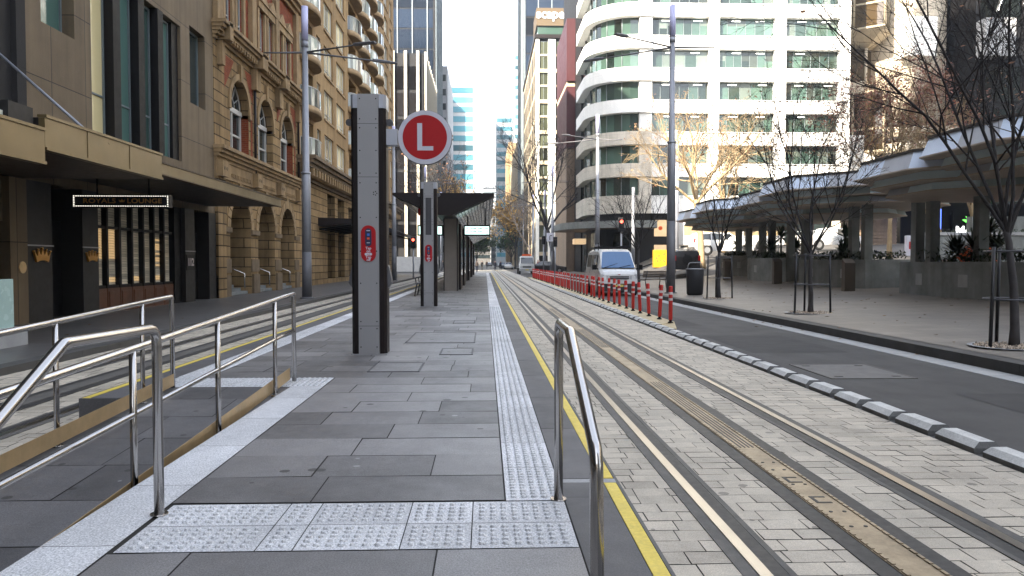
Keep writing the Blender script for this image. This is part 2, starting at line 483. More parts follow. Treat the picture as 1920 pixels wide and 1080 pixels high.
# ---- ramp beside the platform
b = MB()
b.prism([(7.2, rz_(7.2) - .008), (0.4, rz_(.4) - .008), (0.4, -.06), (7.2, -.06)], -3.15, -1.822, f=lambda y, z, x: (x, y, z))
tag(b.build('ramp_body', M['joint']), kind='structure')
b = MB(); pavers(b, -2.93, -1.825, .5, 7.2, 0, .62, .5, 1.1, .007, 31, rz_)
tag(b.build('ramp_paving', M['paver_dark']), kind='structure')
b = MB(); tiles(b, [-3.15, -2.935], rng(.5, 7.2, .86), 0, seed=8, zf=lambda y: rz_(y) + .001)
tag(b.build('granite_border', M['granite']), kind='structure')

# ---- access covers in the platform
for i, (x0, x1, y0, y1, lb) in enumerate([(-1.13, -.17, 11.06, 12.65, 'large paver filled access cover in the platform, widest of the four'),
        (-.56, -.18, 9.65, 10.3, 'small dark framed access cover in the platform near the pale dotted strip'),
        (-.60, -.22, 14.65, 15.3, 'small access cover in the platform, farthest of the four, beyond the widest one'),
        (-1.23, -.72, 8.15, 8.84, 'access cover in the platform just before the foot of the nearer pylon')]):
    t = E('access_cover', (x0, y0, PZ), lb, 'access cover', 'access covers in the platform paving')
    b = MB(); b.box(x0, x1, y0, y1, PZ - .004, PZ + .0045, t=.6); b.build('cover_plate', M['paver'], t)
    b = MB(); w = .022
    for q in ((x0 - w, x1 + w, y0 - w, y0), (x0 - w, x1 + w, y1, y1 + w), (x0 - w, x0, y0, y1), (x1, x1 + w, y0, y1)): b.box(*q, PZ - .003, PZ + .007)
    b.build('cover_frame', M['paver_edge'], t)
for x, y, n in ((5.55, 9.5, 0),):
    t = E('manhole_cover', (4.9, 10.1, 0), 'wide grey rectangular steel manhole cover set in the asphalt lane', 'manhole cover')
    b = MB(); b.box(4.36, 5.40, 9.45, 10.75, -.01, .006); b.build('cover_plate', pm('worn cover steel', (.13, .125, .12), .7, var=.25, scale=3, grain=.3, gscale=90), t)
    b = MB()
    for q in ((4.33, 5.43, 9.42, 9.45), (4.33, 5.43, 10.75, 10.78), (4.33, 4.36, 9.45, 10.75), (5.40, 5.43, 9.45, 10.75)): b.box(*q, -.01, .009)
    b.build('cover_frame', M['rail_side'], t)
    b = MB()
    for hx, hy in ((4.5, 9.6), (5.25, 9.6), (4.5, 10.6), (5.25, 10.6)): b.box(hx - .05, hx + .05, hy - .02, hy + .02, .005, .010)
    b.each('lifting_slot', M['black'], t)

# ---- rails
def rail(x, side, label, y0, grp):
    t = E('tram_rail', (x, y0, 0), label, 'rail', grp)
    b = MB()
    n = [y0, 420]
    b.box(x - .031, x + .031, y0, 420, -.01, .013); b.build('rail_head', M['rail'], t)
    b = MB(); g0, g1 = sorted((x + side * .032, x + side * .115)); b.box(g0, g1, y0, 420, -.01, .0065); b.build('groove', M['rail_dark'], t)
    b = MB(); g0, g1 = sorted((x - side * .032, x - side * .105)); b.box(g0, g1, y0, 420, -.01, .0075)
    g0, g1 = sorted((x + side * .116, x + side * .15)); b.box(g0, g1, y0, 420, -.01, .0075)
    b.build('rail_surround', M['rail_side'], t)
    return t
GR = 'steel tram rails'
rail(1.30, 1, 'polished tram rail running closest to the yellow platform line and nearest handrail', 0, GR)
rail(2.735, -1, 'polished tram rail on the kerb block side of the nearest track', 0, GR)
rail(-4.08, -1, 'tram rail close under the far edge of the platform', 2, GR)
rail(-5.515, 1, 'tram rail beside the footpath of the old sandstone arcade', 2, GR)
def third(xc, label, y0, detail):
    t = E('power_strip', (xc, y0, 0), label, 'power rail', 'power strips between the tram rails')
    cb = MB(); cb.box(xc - .107, xc + .107, y0, 300, -.01, .012)
    b = MB(); b.box(xc - .215, xc - .108, y0, 300, -.01, .008); b.box(xc + .108, xc + .215, y0, 300, -.01, .008); b.build('rubber_strip', M['rail_dark'], t)
    if detail:
        b = cb
        y = y0
        while y < 18:
            for s in (-1, 1): b.box(xc + s * .092 - .009, xc + s * .092 + .009, y, y + .052, .010, .019)
            y += .066
        for y0_, y1_ in ((5.9, 9.2), (13, 16.5), (20, 24)):
            for k in range(4): b.box(xc - .055 + k * .033, xc - .043 + k * .033, y0_, y1_, .010, .0145, 1)
        for y_ in (4.1, 4.35, 4.9, 5.25, 5.45):
            for s in (-1, 1): b.cyl((xc + s * .04, y_, .01), (xc + s * .04, y_, .015), .012, n=8, m=1)
        for y_ in (4.62, 5.05): b.box(xc - .05, xc + .045, y_, y_ + .02, .010, .0145, 1); b.box(xc - .05, xc - .03, y_ - .09, y_, .010, .0145, 1); b.box(xc - .05, xc + .045, y_ - .11, y_ - .09, .010, .0145, 1)
    cb.build('casing', [M['brass'] if detail else M['rail_side'], M['rail_dark']], t)
third(2.045, 'brassy ribbed power strip down the middle of the nearest track', 0, True)
third(-4.8, 'dark power strip down the middle of the track beyond the platform', 3, False)

# ---- kerb blocks beside the track
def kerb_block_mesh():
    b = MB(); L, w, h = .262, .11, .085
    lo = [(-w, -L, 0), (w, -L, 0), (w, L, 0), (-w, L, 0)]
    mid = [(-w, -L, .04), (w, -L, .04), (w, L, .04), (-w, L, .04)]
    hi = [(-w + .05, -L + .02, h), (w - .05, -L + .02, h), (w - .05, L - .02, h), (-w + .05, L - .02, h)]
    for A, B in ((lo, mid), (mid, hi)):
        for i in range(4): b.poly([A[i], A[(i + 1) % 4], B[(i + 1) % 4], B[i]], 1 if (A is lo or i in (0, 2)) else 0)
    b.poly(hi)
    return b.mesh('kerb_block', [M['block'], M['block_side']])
ORD = ['first', 'second', 'third', 'fourth', 'fifth', 'sixth', 'seventh', 'eighth', 'ninth', 'tenth', 'eleventh', 'twelfth']
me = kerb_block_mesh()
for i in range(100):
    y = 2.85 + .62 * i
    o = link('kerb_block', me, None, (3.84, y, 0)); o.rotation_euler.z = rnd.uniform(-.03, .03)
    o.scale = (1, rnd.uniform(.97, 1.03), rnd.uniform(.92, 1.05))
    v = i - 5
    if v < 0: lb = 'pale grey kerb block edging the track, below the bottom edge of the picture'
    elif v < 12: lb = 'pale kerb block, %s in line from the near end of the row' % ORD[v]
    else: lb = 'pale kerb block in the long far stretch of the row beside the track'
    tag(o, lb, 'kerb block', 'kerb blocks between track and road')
b = MB()
b.prism([(3.97, 17.3), (4.5, 18.1), (4.5, 72), (3.97, 72)], -.02, .05)
b.prism([(3.98, 16.4), (4.15, 16.5), (4.5, 18.1), (3.97, 17.3)], -.02, .028)
tag(b.build('median_strip', M['beige_strip']), kind='structure')

# ---- gutter, kerb, plaza, side street
b = MB(); r = random.Random(5)
y = -6
while y < 120:
    if not (50 < y < 74): b.box(6.45, 6.855, y + .004, y + 1.19, -.02, .006, t=r.random())
    y += 1.2
tag(b.build('gutter', M['white_line']), kind='structure')
b = MB()
for y0, y1 in ((-6, 50), (75, 420)):
    y = y0
    while y < min(y1, 130):
        b.box(6.86, 7.16, y + .003, y + 1.197, -.02, .152); y += 1.2
tag(b.build('kerb', M['kerb']), kind='structure')

def grid(name, xs, ys, mat, dz=0):
    b = MB()
    for a, c in zip(xs[:-1], xs[1:]):
        for d, e in zip(ys[:-1], ys[1:]):
            b.poly([(a, d, gz(a, d) + dz), (c, d, gz(c, d) + dz), (c, e, gz(c, e) + dz), (a, e, gz(a, e) + dz)], sm=True)
    return tag(b.build(name, mat), kind='structure')
XS = [7.16, 9, 11, 12, 13, 14, 15, 16, 17, 18, 19, 20, 21, 22, 26, 32, 40, 55, 80, 120]
grid('plaza', XS, [-20, -5, 10, 20, 30, 32, 34, 36, 38, 40, 42, 44, 46, 48, 50], M['plaza'])
grid('side_street', [6.9] + XS, [50, 53, 56, 60, 64, 68, 72, 75], M['asphalt'], -.10)
grid('footpath', XS, [75, 77, 80, 83, 86, 90, 420], M['plaza'])
b = MB(); b.box(-40, -6.47, -20, 88, -.05, .10); b.box(-60, -6.47, 112, 420, -.05, .10)
tag(b.build('footpath', M['footpath']), kind='structure')
b = MB(); y = -6
while y < 88: b.box(-6.47, -6.2, y + .003, y + 1.197, -.03, .104); y += 1.2
tag(b.build('kerb', M['kerb']), kind='structure')
# fallen leaves on the plaza and by the kerb
b = MB(); r = random.Random(21)
for k in range(170):
    x, y = r.uniform(6.0, 14), r.uniform(7, 40)
    if r.random() < .25: x, y = r.uniform(6.6, 6.85), r.uniform(6, 40)
    elif r.random() < .12: x, y = r.uniform(-9, -6.6), r.uniform(8, 30)
    z = (.10 if x < 0 else gz(x, y) if x > 6.9 else .006) + .012
    a = r.uniform(0, 6.28); s = r.uniform(.03, .065)
    c, d = math.cos(a) * s, math.sin(a) * s
    b.poly([(x + c, y + d, z), (x - d * .6, y + c * .6, z + .012), (x - c, y - d, z + .004), (x + d * .6, y - c * .6, z + .015)], 0, r.random())
tag(b.build('fallen_leaves', pm('dead leaf', (.20, .105, .045), .8, var=.1, tone=.6)), kind='stuff')
_before = set(bpy.data.objects)
# ================================================================ LEFT BUILDINGS
M['beige'] = wallm('beige render panel', (.14, .103, .064), (.162, .12, .074), (.04, .033, .026), 1.55, 1.9, .012, 0, .7, .22, .3, .3, .5)
M['dk_panel'] = pm('dark grey panel', (.024, .022, .021), .55, spec=.3, var=.2, streak=.15)
M['dk_wall'] = wallm('dark grey render', (.030, .029, .029), (.036, .034, .034), (.03, .03, .03), 1.6, 1.9, .01, 0, .7, .15, .15)
M['blackcol'] = pm('black ribbed column', (.008, .007, .007), .6, spec=.2, var=.2, bump=.4, bscale=30)
M['drawn_blind'] = glassm('drawn blind behind glass', (.08, .10, .085), .15, tone=.6)
M['gold'] = pm('champagne metal fascia', (.18, .132, .06), .34, .4, var=.16, scale=1.2, streak=.05)
M['soffit'] = pm('dark soffit', (.022, .018, .015), .5, spec=.3, var=.15)
M['soffit_br'] = pm('brown soffit', (.075, .05, .033), .5, var=.12)
M['glass_dk'] = glassm('dark window glass', (.022, .030, .030))
M['glass_lit'] = glassm('curtained window glass', (.42, .36, .20), .12)
M['glass_teal'] = glassm('teal window glass', (.06, .115, .10), .08)
M['mullion'] = pm('grey window frame', (.16, .19, .20), .5, var=.06)
M['white_frame'] = pm('off white window frame', (.50, .49, .46), .5, var=.08)
M['sand'] = wallm('rusticated sandstone', (.30, .20, .098), (.20, .132, .062), (.05, .033, .018), 1.5, .42, .024, .5, .85, .38, .45, .2, 1.0, grain=.12, smooth=.3)
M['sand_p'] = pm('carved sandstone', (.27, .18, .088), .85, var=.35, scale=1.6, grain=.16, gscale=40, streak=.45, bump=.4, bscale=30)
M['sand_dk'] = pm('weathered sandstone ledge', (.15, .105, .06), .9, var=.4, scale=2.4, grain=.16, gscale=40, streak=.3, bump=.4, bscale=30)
M['redbrick'] = wallm('red brick', (.26, .052, .018), (.19, .036, .014), (.22, .12, .07), .24, .086, .008, .5, .85, .3, .25, .2, .5)
M['tan'] = wallm('ochre render', (.32, .215, .108), (.29, .19, .095), (.22, .15, .08), 4, 2.83, .01, 0, .85, .22, .3, .2, .2)
M['tan_p'] = pm('ochre trim', (.30, .205, .108), .8, var=.25, scale=2, streak=.25)
M['tan_dk'] = pm('balcony shade side', (.28, .21, .125), .85, var=.2)
M['wood'] = pm('varnished wood panel', (.10, .035, .014), .35, var=.35, scale=3, streak=.3)
M['blind'] = pm('slatted blind', (.62, .56, .44), .6, var=.12, tone=.3)
M['bulb'] = pm('lit bulb', (.9, .9, .85), .4, var=0, emit=.42, ecol=(1, .95, .82))
M['goldleaf'] = pm('gold lettering', (.55, .28, .07), .35, .6, var=.15)
M['glow'] = pm('lamplit blind', (.5, .38, .20), .6, var=.3, emit=.07, ecol=(1, .66, .32))
M['balglass'] = glassm('balcony glass', (.34, .37, .33), .1, spec=.8)
M['glass_hotel'] = glassm('hotel window glass', (.52, .46, .30), .07, var=.6)  # pale gold base stands in for bright reflections in the panes
XF = -10.2
def PE(u, v, d): return (XF - d, u, v)       # street face of the left side

def wall_grid(b, P, u0, u1, v0, v1, holes, depth=.3, m=0, mr=0, d0=0.0):
    us = sorted({u0, u1, *[h[0] for h in holes], *[h[1] for h in holes]}); us = [u for u in us if u0 <= u <= u1]
    vs = sorted({v0, v1, *[h[2] for h in holes], *[h[3] for h in holes]}); vs = [v for v in vs if v0 <= v <= v1]
    for a, c in zip(us[:-1], us[1:]):
        for e, f in zip(vs[:-1], vs[1:]):
            mu, mv = (a + c) / 2, (e + f) / 2
            if any(h[0] < mu < h[1] and h[2] < mv < h[3] for h in holes): continue
            b.poly([P(a, e, d0), P(c, e, d0), P(c, f, d0), P(a, f, d0)], m)
    for h in holes:
        a, c, e, f = h[:4]; D = h[4] if len(h) > 4 else depth
        for q in (((a, e), (a, f)), ((c, f), (c, e)), ((a, f), (c, f)), ((c, e), (a, e))):
            (u, v), (u2, v2) = q
            b.poly([P(u, v, d0), P(u2, v2, d0), P(u2, v2, d0 + D), P(u, v, d0 + D)], mr)

def arch_wall(b, P, u0, u1, v0, v1, uc, w, spring, sill, depth, m=0, mr=0, n=14):
    """a bay with one round-headed opening"""
    rr = w / 2
    a0, a1 = uc - rr, uc + rr
    b.poly([P(u0, v0, 0), P(a0, v0, 0), P(a0, spring, 0), P(u0, spring, 0)], m)
    b.poly([P(a1, v0, 0), P(u1, v0, 0), P(u1, spring, 0), P(a1, spring, 0)], m)
    if sill > v0: b.poly([P(a0, v0, 0), P(a1, v0, 0), P(a1, sill, 0), P(a0, sill, 0)], m)
    pts = [(uc - rr * math.cos(math.pi * k / n), spring + rr * math.sin(math.pi * k / n)) for k in range(n + 1)]
    b.poly([P(u0, spring, 0), P(a0, spring, 0), P(a0, v1, 0), P(u0, v1, 0)], m)
    b.poly([P(a1, spring, 0), P(u1, spring, 0), P(u1, v1, 0), P(a1, v1, 0)], m)
    for p, q in zip(pts[:-1], pts[1:]):
        b.poly([P(p[0], p[1], 0), P(q[0], q[1], 0), P(q[0], v1, 0), P(p[0], v1, 0)], m)
        b.poly([P(p[0], p[1], 0), P(q[0], q[1], 0), P(q[0], q[1], depth), P(p[0], p[1], depth)], m, sm=True)
    for a in (a0, a1): b.poly([P(a, sill, 0), P(a, spring, 0), P(a, spring, depth), P(a, sill, depth)], mr)
    b.poly([P(a0, sill, 0), P(a1, sill, 0), P(a1, sill, depth), P(a0, sill, depth)], m)
    return pts

WC = {}
def window(parent, axis, pos, w, h, nu=2, nv=1, frame='mullion', glass='glass_dk', fr=.06, name='window', depth=.06, var=0):
    """a window standing at pos (its lower near corner); axis 'E' faces +X and runs along +Y, 'S' faces -Y and runs along +X"""
    key = (axis, round(w, 2), round(h, 2), nu, nv, frame, glass, fr, var)
    if key not in WC:
        f = (lambda u, v, d: (-d, u, v)) if axis == 'E' else (lambda u, v, d: (u, d, v))
        if axis == 'W': f = lambda u, v, d: (d, u, v)
        def bx(b, u0, u1, v0, v1, d0, d1, t=.5):
            p, q = f(u0, v0, d0), f(u1, v1, d1)
            b.box(min(p[0], q[0]), max(p[0], q[0]), min(p[1], q[1]), max(p[1], q[1]), min(p[2], q[2]), max(p[2], q[2]), t=t)
        fb, gb = MB(), MB(); r = random.Random(int(w * 100) + int(h * 37) + nu + 977 * var)
        bx(fb, 0, fr, 0, h, 0, depth); bx(fb, w - fr, w, 0, h, 0, depth); bx(fb, fr, w - fr, 0, fr, 0, depth); bx(fb, fr, w - fr, h - fr, h, 0, depth)
        for k in range(1, nu): u = w * k / nu; bx(fb, u - fr * .4, u + fr * .4, fr, h - fr, .004, depth)
        for k in range(1, nv): v = h * (k / nv if nv > 2 else .25); bx(fb, fr, w - fr, v - fr * .4, v + fr * .4, .008, depth)
        for k in range(nu): 
            a, c = w * k / nu, w * (k + 1) / nu
            gb.poly([f(a, 0, depth * .7), f(c, 0, depth * .7), f(c, h, depth * .7), f(a, h, depth * .7)], 0, r.random())
            if var and r.random() < .45:      # a blind drawn part way down behind the glass line
                q = r.choice((.25, .4, .55, .9)); d_ = depth * .66
                gb.poly([f(a + .05, h * (1 - q), d_), f(c - .05, h * (1 - q), d_), f(c - .05, h - .03, d_), f(a + .05, h - .03, d_)], 1, r.random())
        WC[key] = (fb.mesh('window_frame', M[frame]), gb.mesh('pane', [M[glass], M['drawn_blind']]))
    fm, gm = WC[key]
    o = link(name, fm, parent, pos)
    link('pane', gm, o)
    return o

def ledge(b, y0, y1, z0, z1, out, m=0, steps=3, ends=True):
    """moulded string course running along the street face: each step prouder than the one below"""
    for k in range(steps):
        a, c = z0 + (z1 - z0) * k / steps, z0 + (z1 - z0) * (k + 1) / steps
        o = out * (k + 1) / steps
        b.box(XF, XF + o, y0 - o * .3, y1 + o * .3, a, c, m)

# ---------------------------------------------------------------- building 1: beige lounge building
B1 = E('lounge_building', (-14, 14, 0), 'beige rendered building with tall black-framed windows above a gold awning', 'building')
b = MB()
holes = [(17.85, 19.3, 7.0, 9.4, .35), (20.1, 26.0, 4.85, 9.35, .26), (26.8, 28.25, 7.0, 9.65, .3), (20.1, 26.0, 11.2, 15.6, .26), (17.85, 19.3, 11.2, 13.6, .35), (26.8, 28.25, 11.2, 13.8, .3)]
wall_grid(b, PE, 17.04, 29.08, 3.3, 28, holes)
b.box(-40, XF - .9, -70, 29.08, 0, 27.9); b.prism([(XF - .02, 15.6), (-40, -20), (-40, -70), (XF - .02, -70)], 27.95, 95); b.poly([(XF, -55, 28), (XF, 29.08, 28), (-40, 29.08, 28), (-40, -55, 28)])  # unseen tower added on top, cut along the sun's path, to shade the plaza
b.poly([PE(29.08, 0, 0), PE(29.08, 28, 0), PE(29.08, 28, 29), PE(29.08, 0, 29)])
b.build('wall', M['beige'], B1)
b = MB(); wall_grid(b, PE, -70, 17.04, 3.3, 28, [(2 + 4 * k, 4.2 + 4 * k, 7, 10, .4) for k in range(0, 3)]); b.box(XF, XF + .12, 16.7, 17.04, 3.9, 28); b.build('dark_wall', M['dk_wall'], B1)
for y in (2, 6, 10): window(B1, 'E', (XF - .35, y, 7), 2.2, 3, 2, 1)
for (y0, y1, z0, z1, dd) in ((17.85, 19.3, 7, 9.4, .3), (26.8, 28.25, 7, 9.65, .25), (17.85, 19.3, 11.2, 13.6, .3), (26.8, 28.25, 11.2, 13.8, .25)):
    window(B1, 'E', (XF - dd, y0, z0), y1 - y0, z1 - z0, 1, 1, glass='glass_teal' if y0 < 20 else 'glass_dk')
for z0 in (4.85, 11.2):
    for y0, y1, g in ((20.12, 21.2, 'glass_lit'), (21.62, 22.75, 'glass_teal'), (23.15, 24.1, 'glass_teal'), (24.5, 25.5, 'glass_teal')):
        window(B1, 'E', (XF - .2, y0, z0), y1 - y0, 4.45, 1, 2, glass=g)
for y0, y1 in ((21.2, 21.62), (22.75, 23.15), (24.1, 24.5), (25.5, 26.0)):
    b = MB(); b.box(XF - .25, XF + (.05 if y1 < 25.9 else -.1), y0 + .003, y1 - .003, 4.85, 9.34); b.box(XF - .25, XF + (.05 if y1 < 25.9 else -.1), y0 + .003, y1 - .003, 11.2, 15.59); b.each('black_column', M['blackcol'], B1)
# ground floor
b = MB(); b.box(XF - .9, XF - .85, -10, 29, .1, 3.3); b.build('shopfront_backing', M['black'], B1)
def col(y0, y1, mat, out=.0, z1=3.3): 
    b = MB(); b.box(XF - .86, XF + out, y0, y1, .1, z1); return b.build('column', mat, B1)
col(16.45, 17.07, M['beige'], .05); col(17.08, 18.07, M['dk_panel'], .03); col(19.45, 20.24, M['dk_panel'], .03); col(25.52, 26.08, M['black'], -.1)
col(26.1, 26.95, M['dk_panel'], .03); col(28.35, 29.07, M['dk_panel'], .03); col(8, 12.6, M['beige'], 0); col(2, 4, M['beige'], 0)
b = MB(); b.box(XF - .5, XF - .1, 12.6, 16.45, 2.35, 3.3); b.build('shop_bulkhead', M['beige'], B1)
b = MB(); b.tube([(XF + .052, 16.85, 1.35), (XF + .075, 16.85, 1.35)], .13, 20); b.build('oval_plaque', M['bronze'], B1)
for y0, y1 in ((17.06, 18.1), (19.43, 20.26), (26.08, 26.97)):
    b = MB(); b.box(XF + .03, XF + .06, y0, y1, 1.83, 1.86); b.build('ledge_rail', M['steel_dull'], B1)
def crown(yc, z, s):
    b = MB()
    pts = []
    w = .34 * s
    pts += [(-w * .72, -.12 * s), (-w, .13 * s), (-w * .62, .02 * s), (-w * .5, .17 * s), (-w * .22, .04 * s), (0, .2 * s), (w * .22, .04 * s), (w * .5, .17 * s), (w * .62, .02 * s), (w, .13 * s), (w * .72, -.12 * s), (w * .36, -.085 * s), (0, -.075 * s), (-w * .36, -.085 * s)]
    n = len(pts)
    fr = [(XF + .085, yc + p[0], z + p[1]) for p in pts]; bk = [(XF + .035, yc + p[0], z + p[1]) for p in pts]
    # concave outline: fan as spikes over a band
    for i in range(0, 10, 1):
        pass
    c = 11
    band = [0, 2, 4, 6, 8, 10]
    b.poly([fr[i] for i in (0, 2, 4, 13)]); b.poly([fr[i] for i in (13, 4, 6, 12)]); b.poly([fr[i] for i in (12, 6, 8, 11)]) ; b.poly([fr[i] for i in (11, 8, 10)]); b.poly([fr[i] for i in (4, 5, 6)])
    b.poly([fr[i] for i in (0, 1, 2)]); b.poly([fr[i] for i in (2, 3, 4)]); b.poly([fr[i] for i in (6, 7, 8)]); b.poly([fr[i] for i in (8, 9, 10)])
    for i in range(n): b.poly([fr[i], fr[(i + 1) % n], bk[(i + 1) % n], bk[i]])
    for i in (1, 3, 5, 7, 9): b.cyl((XF + .04, yc + pts[i][0], z + pts[i][1] + .012), (XF + .09, yc + pts[i][0], z + pts[i][1] + .012), .02 * s, n=8)
    return b.build('crown_emblem', M['goldleaf'], B1)
crown(17.6, 1.58, .95); crown(19.85, 1.58, .85)
# lounge window with blinds over wood panels
ys = [20.3 + i * (25.5 - 20.3) / 7 for i in range(8)]
for i in range(7):
    y0, y1 = ys[i], ys[i + 1]
    f = MB(); f.box(XF - .35, XF - .12, y0 - .05, y0 + .05, .75, 3.2); f.box(XF - .35, XF - .14, y0 + .07, y1 - .07, 2.38, 2.46); f.box(XF - .35, XF - .14, y0 + .07, y1 - .07, .75, .83)
    w = f.build('lounge_window', M['black'], B1)
    s = MB(); z = .84; r = random.Random(i)
    while z < 3.15:
        s.poly([(XF - .24, y0 + .07, z), (XF - .24, y1 - .07, z), (XF - .262, y1 - .07, z + .066), (XF - .262, y0 + .07, z + .066)], 1 if (i in (0, 1) and 1.5 < z < 2.4) or (i in (1, 3, 5) and .9 < z < 1.05) or (i == 5 and 1.3 < z < 2.2 and r.random() < .5) else 0, r.random()); z += .072
    s.build('blind', [M['blind'], M['glow']], w)
    p = MB(); p.box(XF - .3, XF - .14, y0 + .02, y1 - .02, .1, .75); p.box(XF - .14, XF - .12, y0 + .09, y1 - .09, .2, .66); p.build('wood_panel', M['wood'], B1)
# doors
d = MB(); d.box(XF - .55, XF - .5, 18.1, 18.75, .12, 2.5); dd = d.build('glass_door', M['glass_dk'], B1)
h = MB(); h.tube([(XF - .47, 18.68, .8), (XF - .47, 18.68, 1.5)], .018, 8); h.build('door_handle', M['steel'], dd)
for k, tx in enumerate(('ROYALS', 'LOUNGE')):
    text_on('door_lettering', tx, .15, M['goldleaf'], Matrix.Translation((XF - .495, 18.42, 1.52 - .2 * k)) @ FACE_EAST, dd, .002, sx=.8)
d = MB(); d.box(XF - .55, XF - .5, 18.78, 19.43, .12, 2.5); d.build('glass_door', M['black'], B1)
d = MB(); d.box(XF - .45, XF - .4, 27.0, 28.33, .12, 2.55); dd = d.build('street_door', M['black'], B1)
h = MB(); h.tube([(XF - .37, 27.7, .85), (XF - .37, 27.7, 1.45)], .02, 8); h.build('door_handle', M['steel'], dd)
b = MB(); b.box(XF + .031, XF + .05, 26.15, 26.9, 1.2, 1.72); pl = b.build('number_plate', M['black'], B1)
text_on('number', '112', .36, M['reflect'], Matrix.Translation((XF + .053, 26.52, 1.46)) @ FACE_EAST, pl, .003, .01)
# awnings
def awning(label, y0, y1, x, z0, z1, soff, lip=.06, seams=()):
    t = E('street_awning', (x, y0, z0), label, 'awning', 'awnings along the footpath')
    b = MB(); b.box(x - .1, x, y0, y1, z0 + lip, z1 - lip); 
    b.build('fascia', M['gold'], t)
    b = MB(); b.box(x - .12, x + .03, y0, y1, z0, z0 + lip - .002); b.box(x - .12, x + .03, y0, y1, z1 - lip + .002, z1)
    for s in seams: b.box(x, x + .012, s - .01, s + .01, z0 + lip, z1 - lip)
    b.build('fascia_trim', M['beige'] if lip < .05 else M['gold'], t)
    b = MB(); b.box(XF, x - .12, y0, y1, z0 + .02, z0 + .06); b.build('soffit_panel', soff, t)
    b = MB(); b.box(XF, x - .1, y0, y0 + .05, z0 + .06, z1 - .05); b.box(XF, x - .1, y1 - .05, y1, z0 + .06, z1 - .05); b.box(XF, x - .12, y0 + .05, y1 - .05, z1 - .1, z1 - .05); b.build('deck', M['dk_panel'], t)
    return t
awning('gold panelled awning over the lounge entrance', 12.55, 17.1, -7.2, 3.30, 3.88, M['soffit_br'], .05, (13.9, 15.55))
A = awning('lower gold awning nearest the left edge with a glass roof light on top', -4, 12.45, -7.15, 3.05, 3.64, M['soffit_br'], .05, (3, 6, 9.2))
b = MB(); b.box(-8.6, -7.35, 6, 11.7, 3.641, 3.78); b.build('roof_light', M['balglass'], A)
b = MB(); b.box(-8.7, -7.3, 11.75, 12.4, 3.641, 3.95); b.build('end_box', M['dk_panel'], A)
awning('long slim bronze awning beyond the lounge sign, reaching the sandstone arches', 17.3, 28.4, -7.55, 3.5, 3.80, M['soffit'], .03)
b = MB(); b.tube([(-7.6, 14.95, 3.88), (-10.2, 16.1, 5.9)], .03, 8)
tag(b.build('tie_rod', M['pole']), 'pale steel tie rod slanting from the gold awning up to the beige wall', 'tie rod')
b = MB(); b.tube([(-8.2, 11.2, 3.79), (-10.2, 11.8, 5.0)], .028, 8)
tag(b.build('tie_rod', M['pole']), 'short steel tie rod over the glass roof light of the lower awning', 'tie rod')
# hanging sign with bulbs
S = E('lounge_sign', (-8.5, 18, 2.9), 'long black hanging sign edged with tiny lit bulbs under the awning', 'sign')
b = MB(); b.box(-9.62, -7.42, 17.99, 18.13, 2.76, 3.03); b.build('sign_box', M['black'], S)
b = MB()
for z0, z1 in ((2.745, 2.76), (3.03, 3.045)): b.box(-9.64, -7.40, 17.96, 18.15, z0, z1)
b.box(-9.64, -9.62, 17.96, 18.15, 2.76, 3.03); b.box(-7.42, -7.40, 17.96, 18.15, 2.76, 3.03); b.build('sign_frame', M['dkbrown'], S)
b = MB()
n = 40
for k in range(n + 1):
    x = -9.6 + 2.16 * k / n
    for z in (2.778, 3.012): b.cyl((x, 17.99, z), (x, 17.955, z), .0085, .006, 6)
for k in range(1, 6):
    z = 2.778 + .234 * k / 6
    for x in (-9.6, -7.44): b.cyl((x, 17.99, z), (x, 17.955, z), .0085, .006, 6)
b.each('bulb', M['bulb'], S)
text_on('lettering', 'ROYALS', .155, M['goldleaf'], Matrix.Translation((-9.02, 17.985, 2.895)) @ FACE_CAM, S, .004, sx=1.35)
text_on('lettering', 'LOUNGE', .155, M['goldleaf'], Matrix.Translation((-7.98, 17.985, 2.895)) @ FACE_CAM, S, .004, sx=1.3)
b = MB(); b.poly([(-8.55, 17.984, 2.87), (-8.45, 17.984, 2.87), (-8.42, 17.984, 2.94), (-8.47, 17.984, 2.90), (-8.5, 17.984, 2.95), (-8.53, 17.984, 2.90), (-8.58, 17.984, 2.94)]); b.build('crown_emblem', M['goldleaf'], S)
b = MB()
for x in (-9.1, -7.9): b.tube([(x, 18.06, 3.04), (x, 18.06, 3.54)], .018, 6)
b.build('hanger', M['black'], S)
# glass screen at the left edge
S = E('glass_screen', (-7.75, 10.4, .1), 'pale green glass wind screen on a concrete plinth by the left edge', 'screen')
b = MB(); b.box(-7.80, -7.74, 8.6, 12.6, .40, 1.19); b.build('glass_panel', pm('frosted green glass', (.42, .58, .54), .25, var=.05, spec=.6), S)
b = MB(); b.box(-7.95, -7.6, 8.5, 12.75, .08, .40); b.build('plinth', M['conc_lt'], S, bevel=.02)

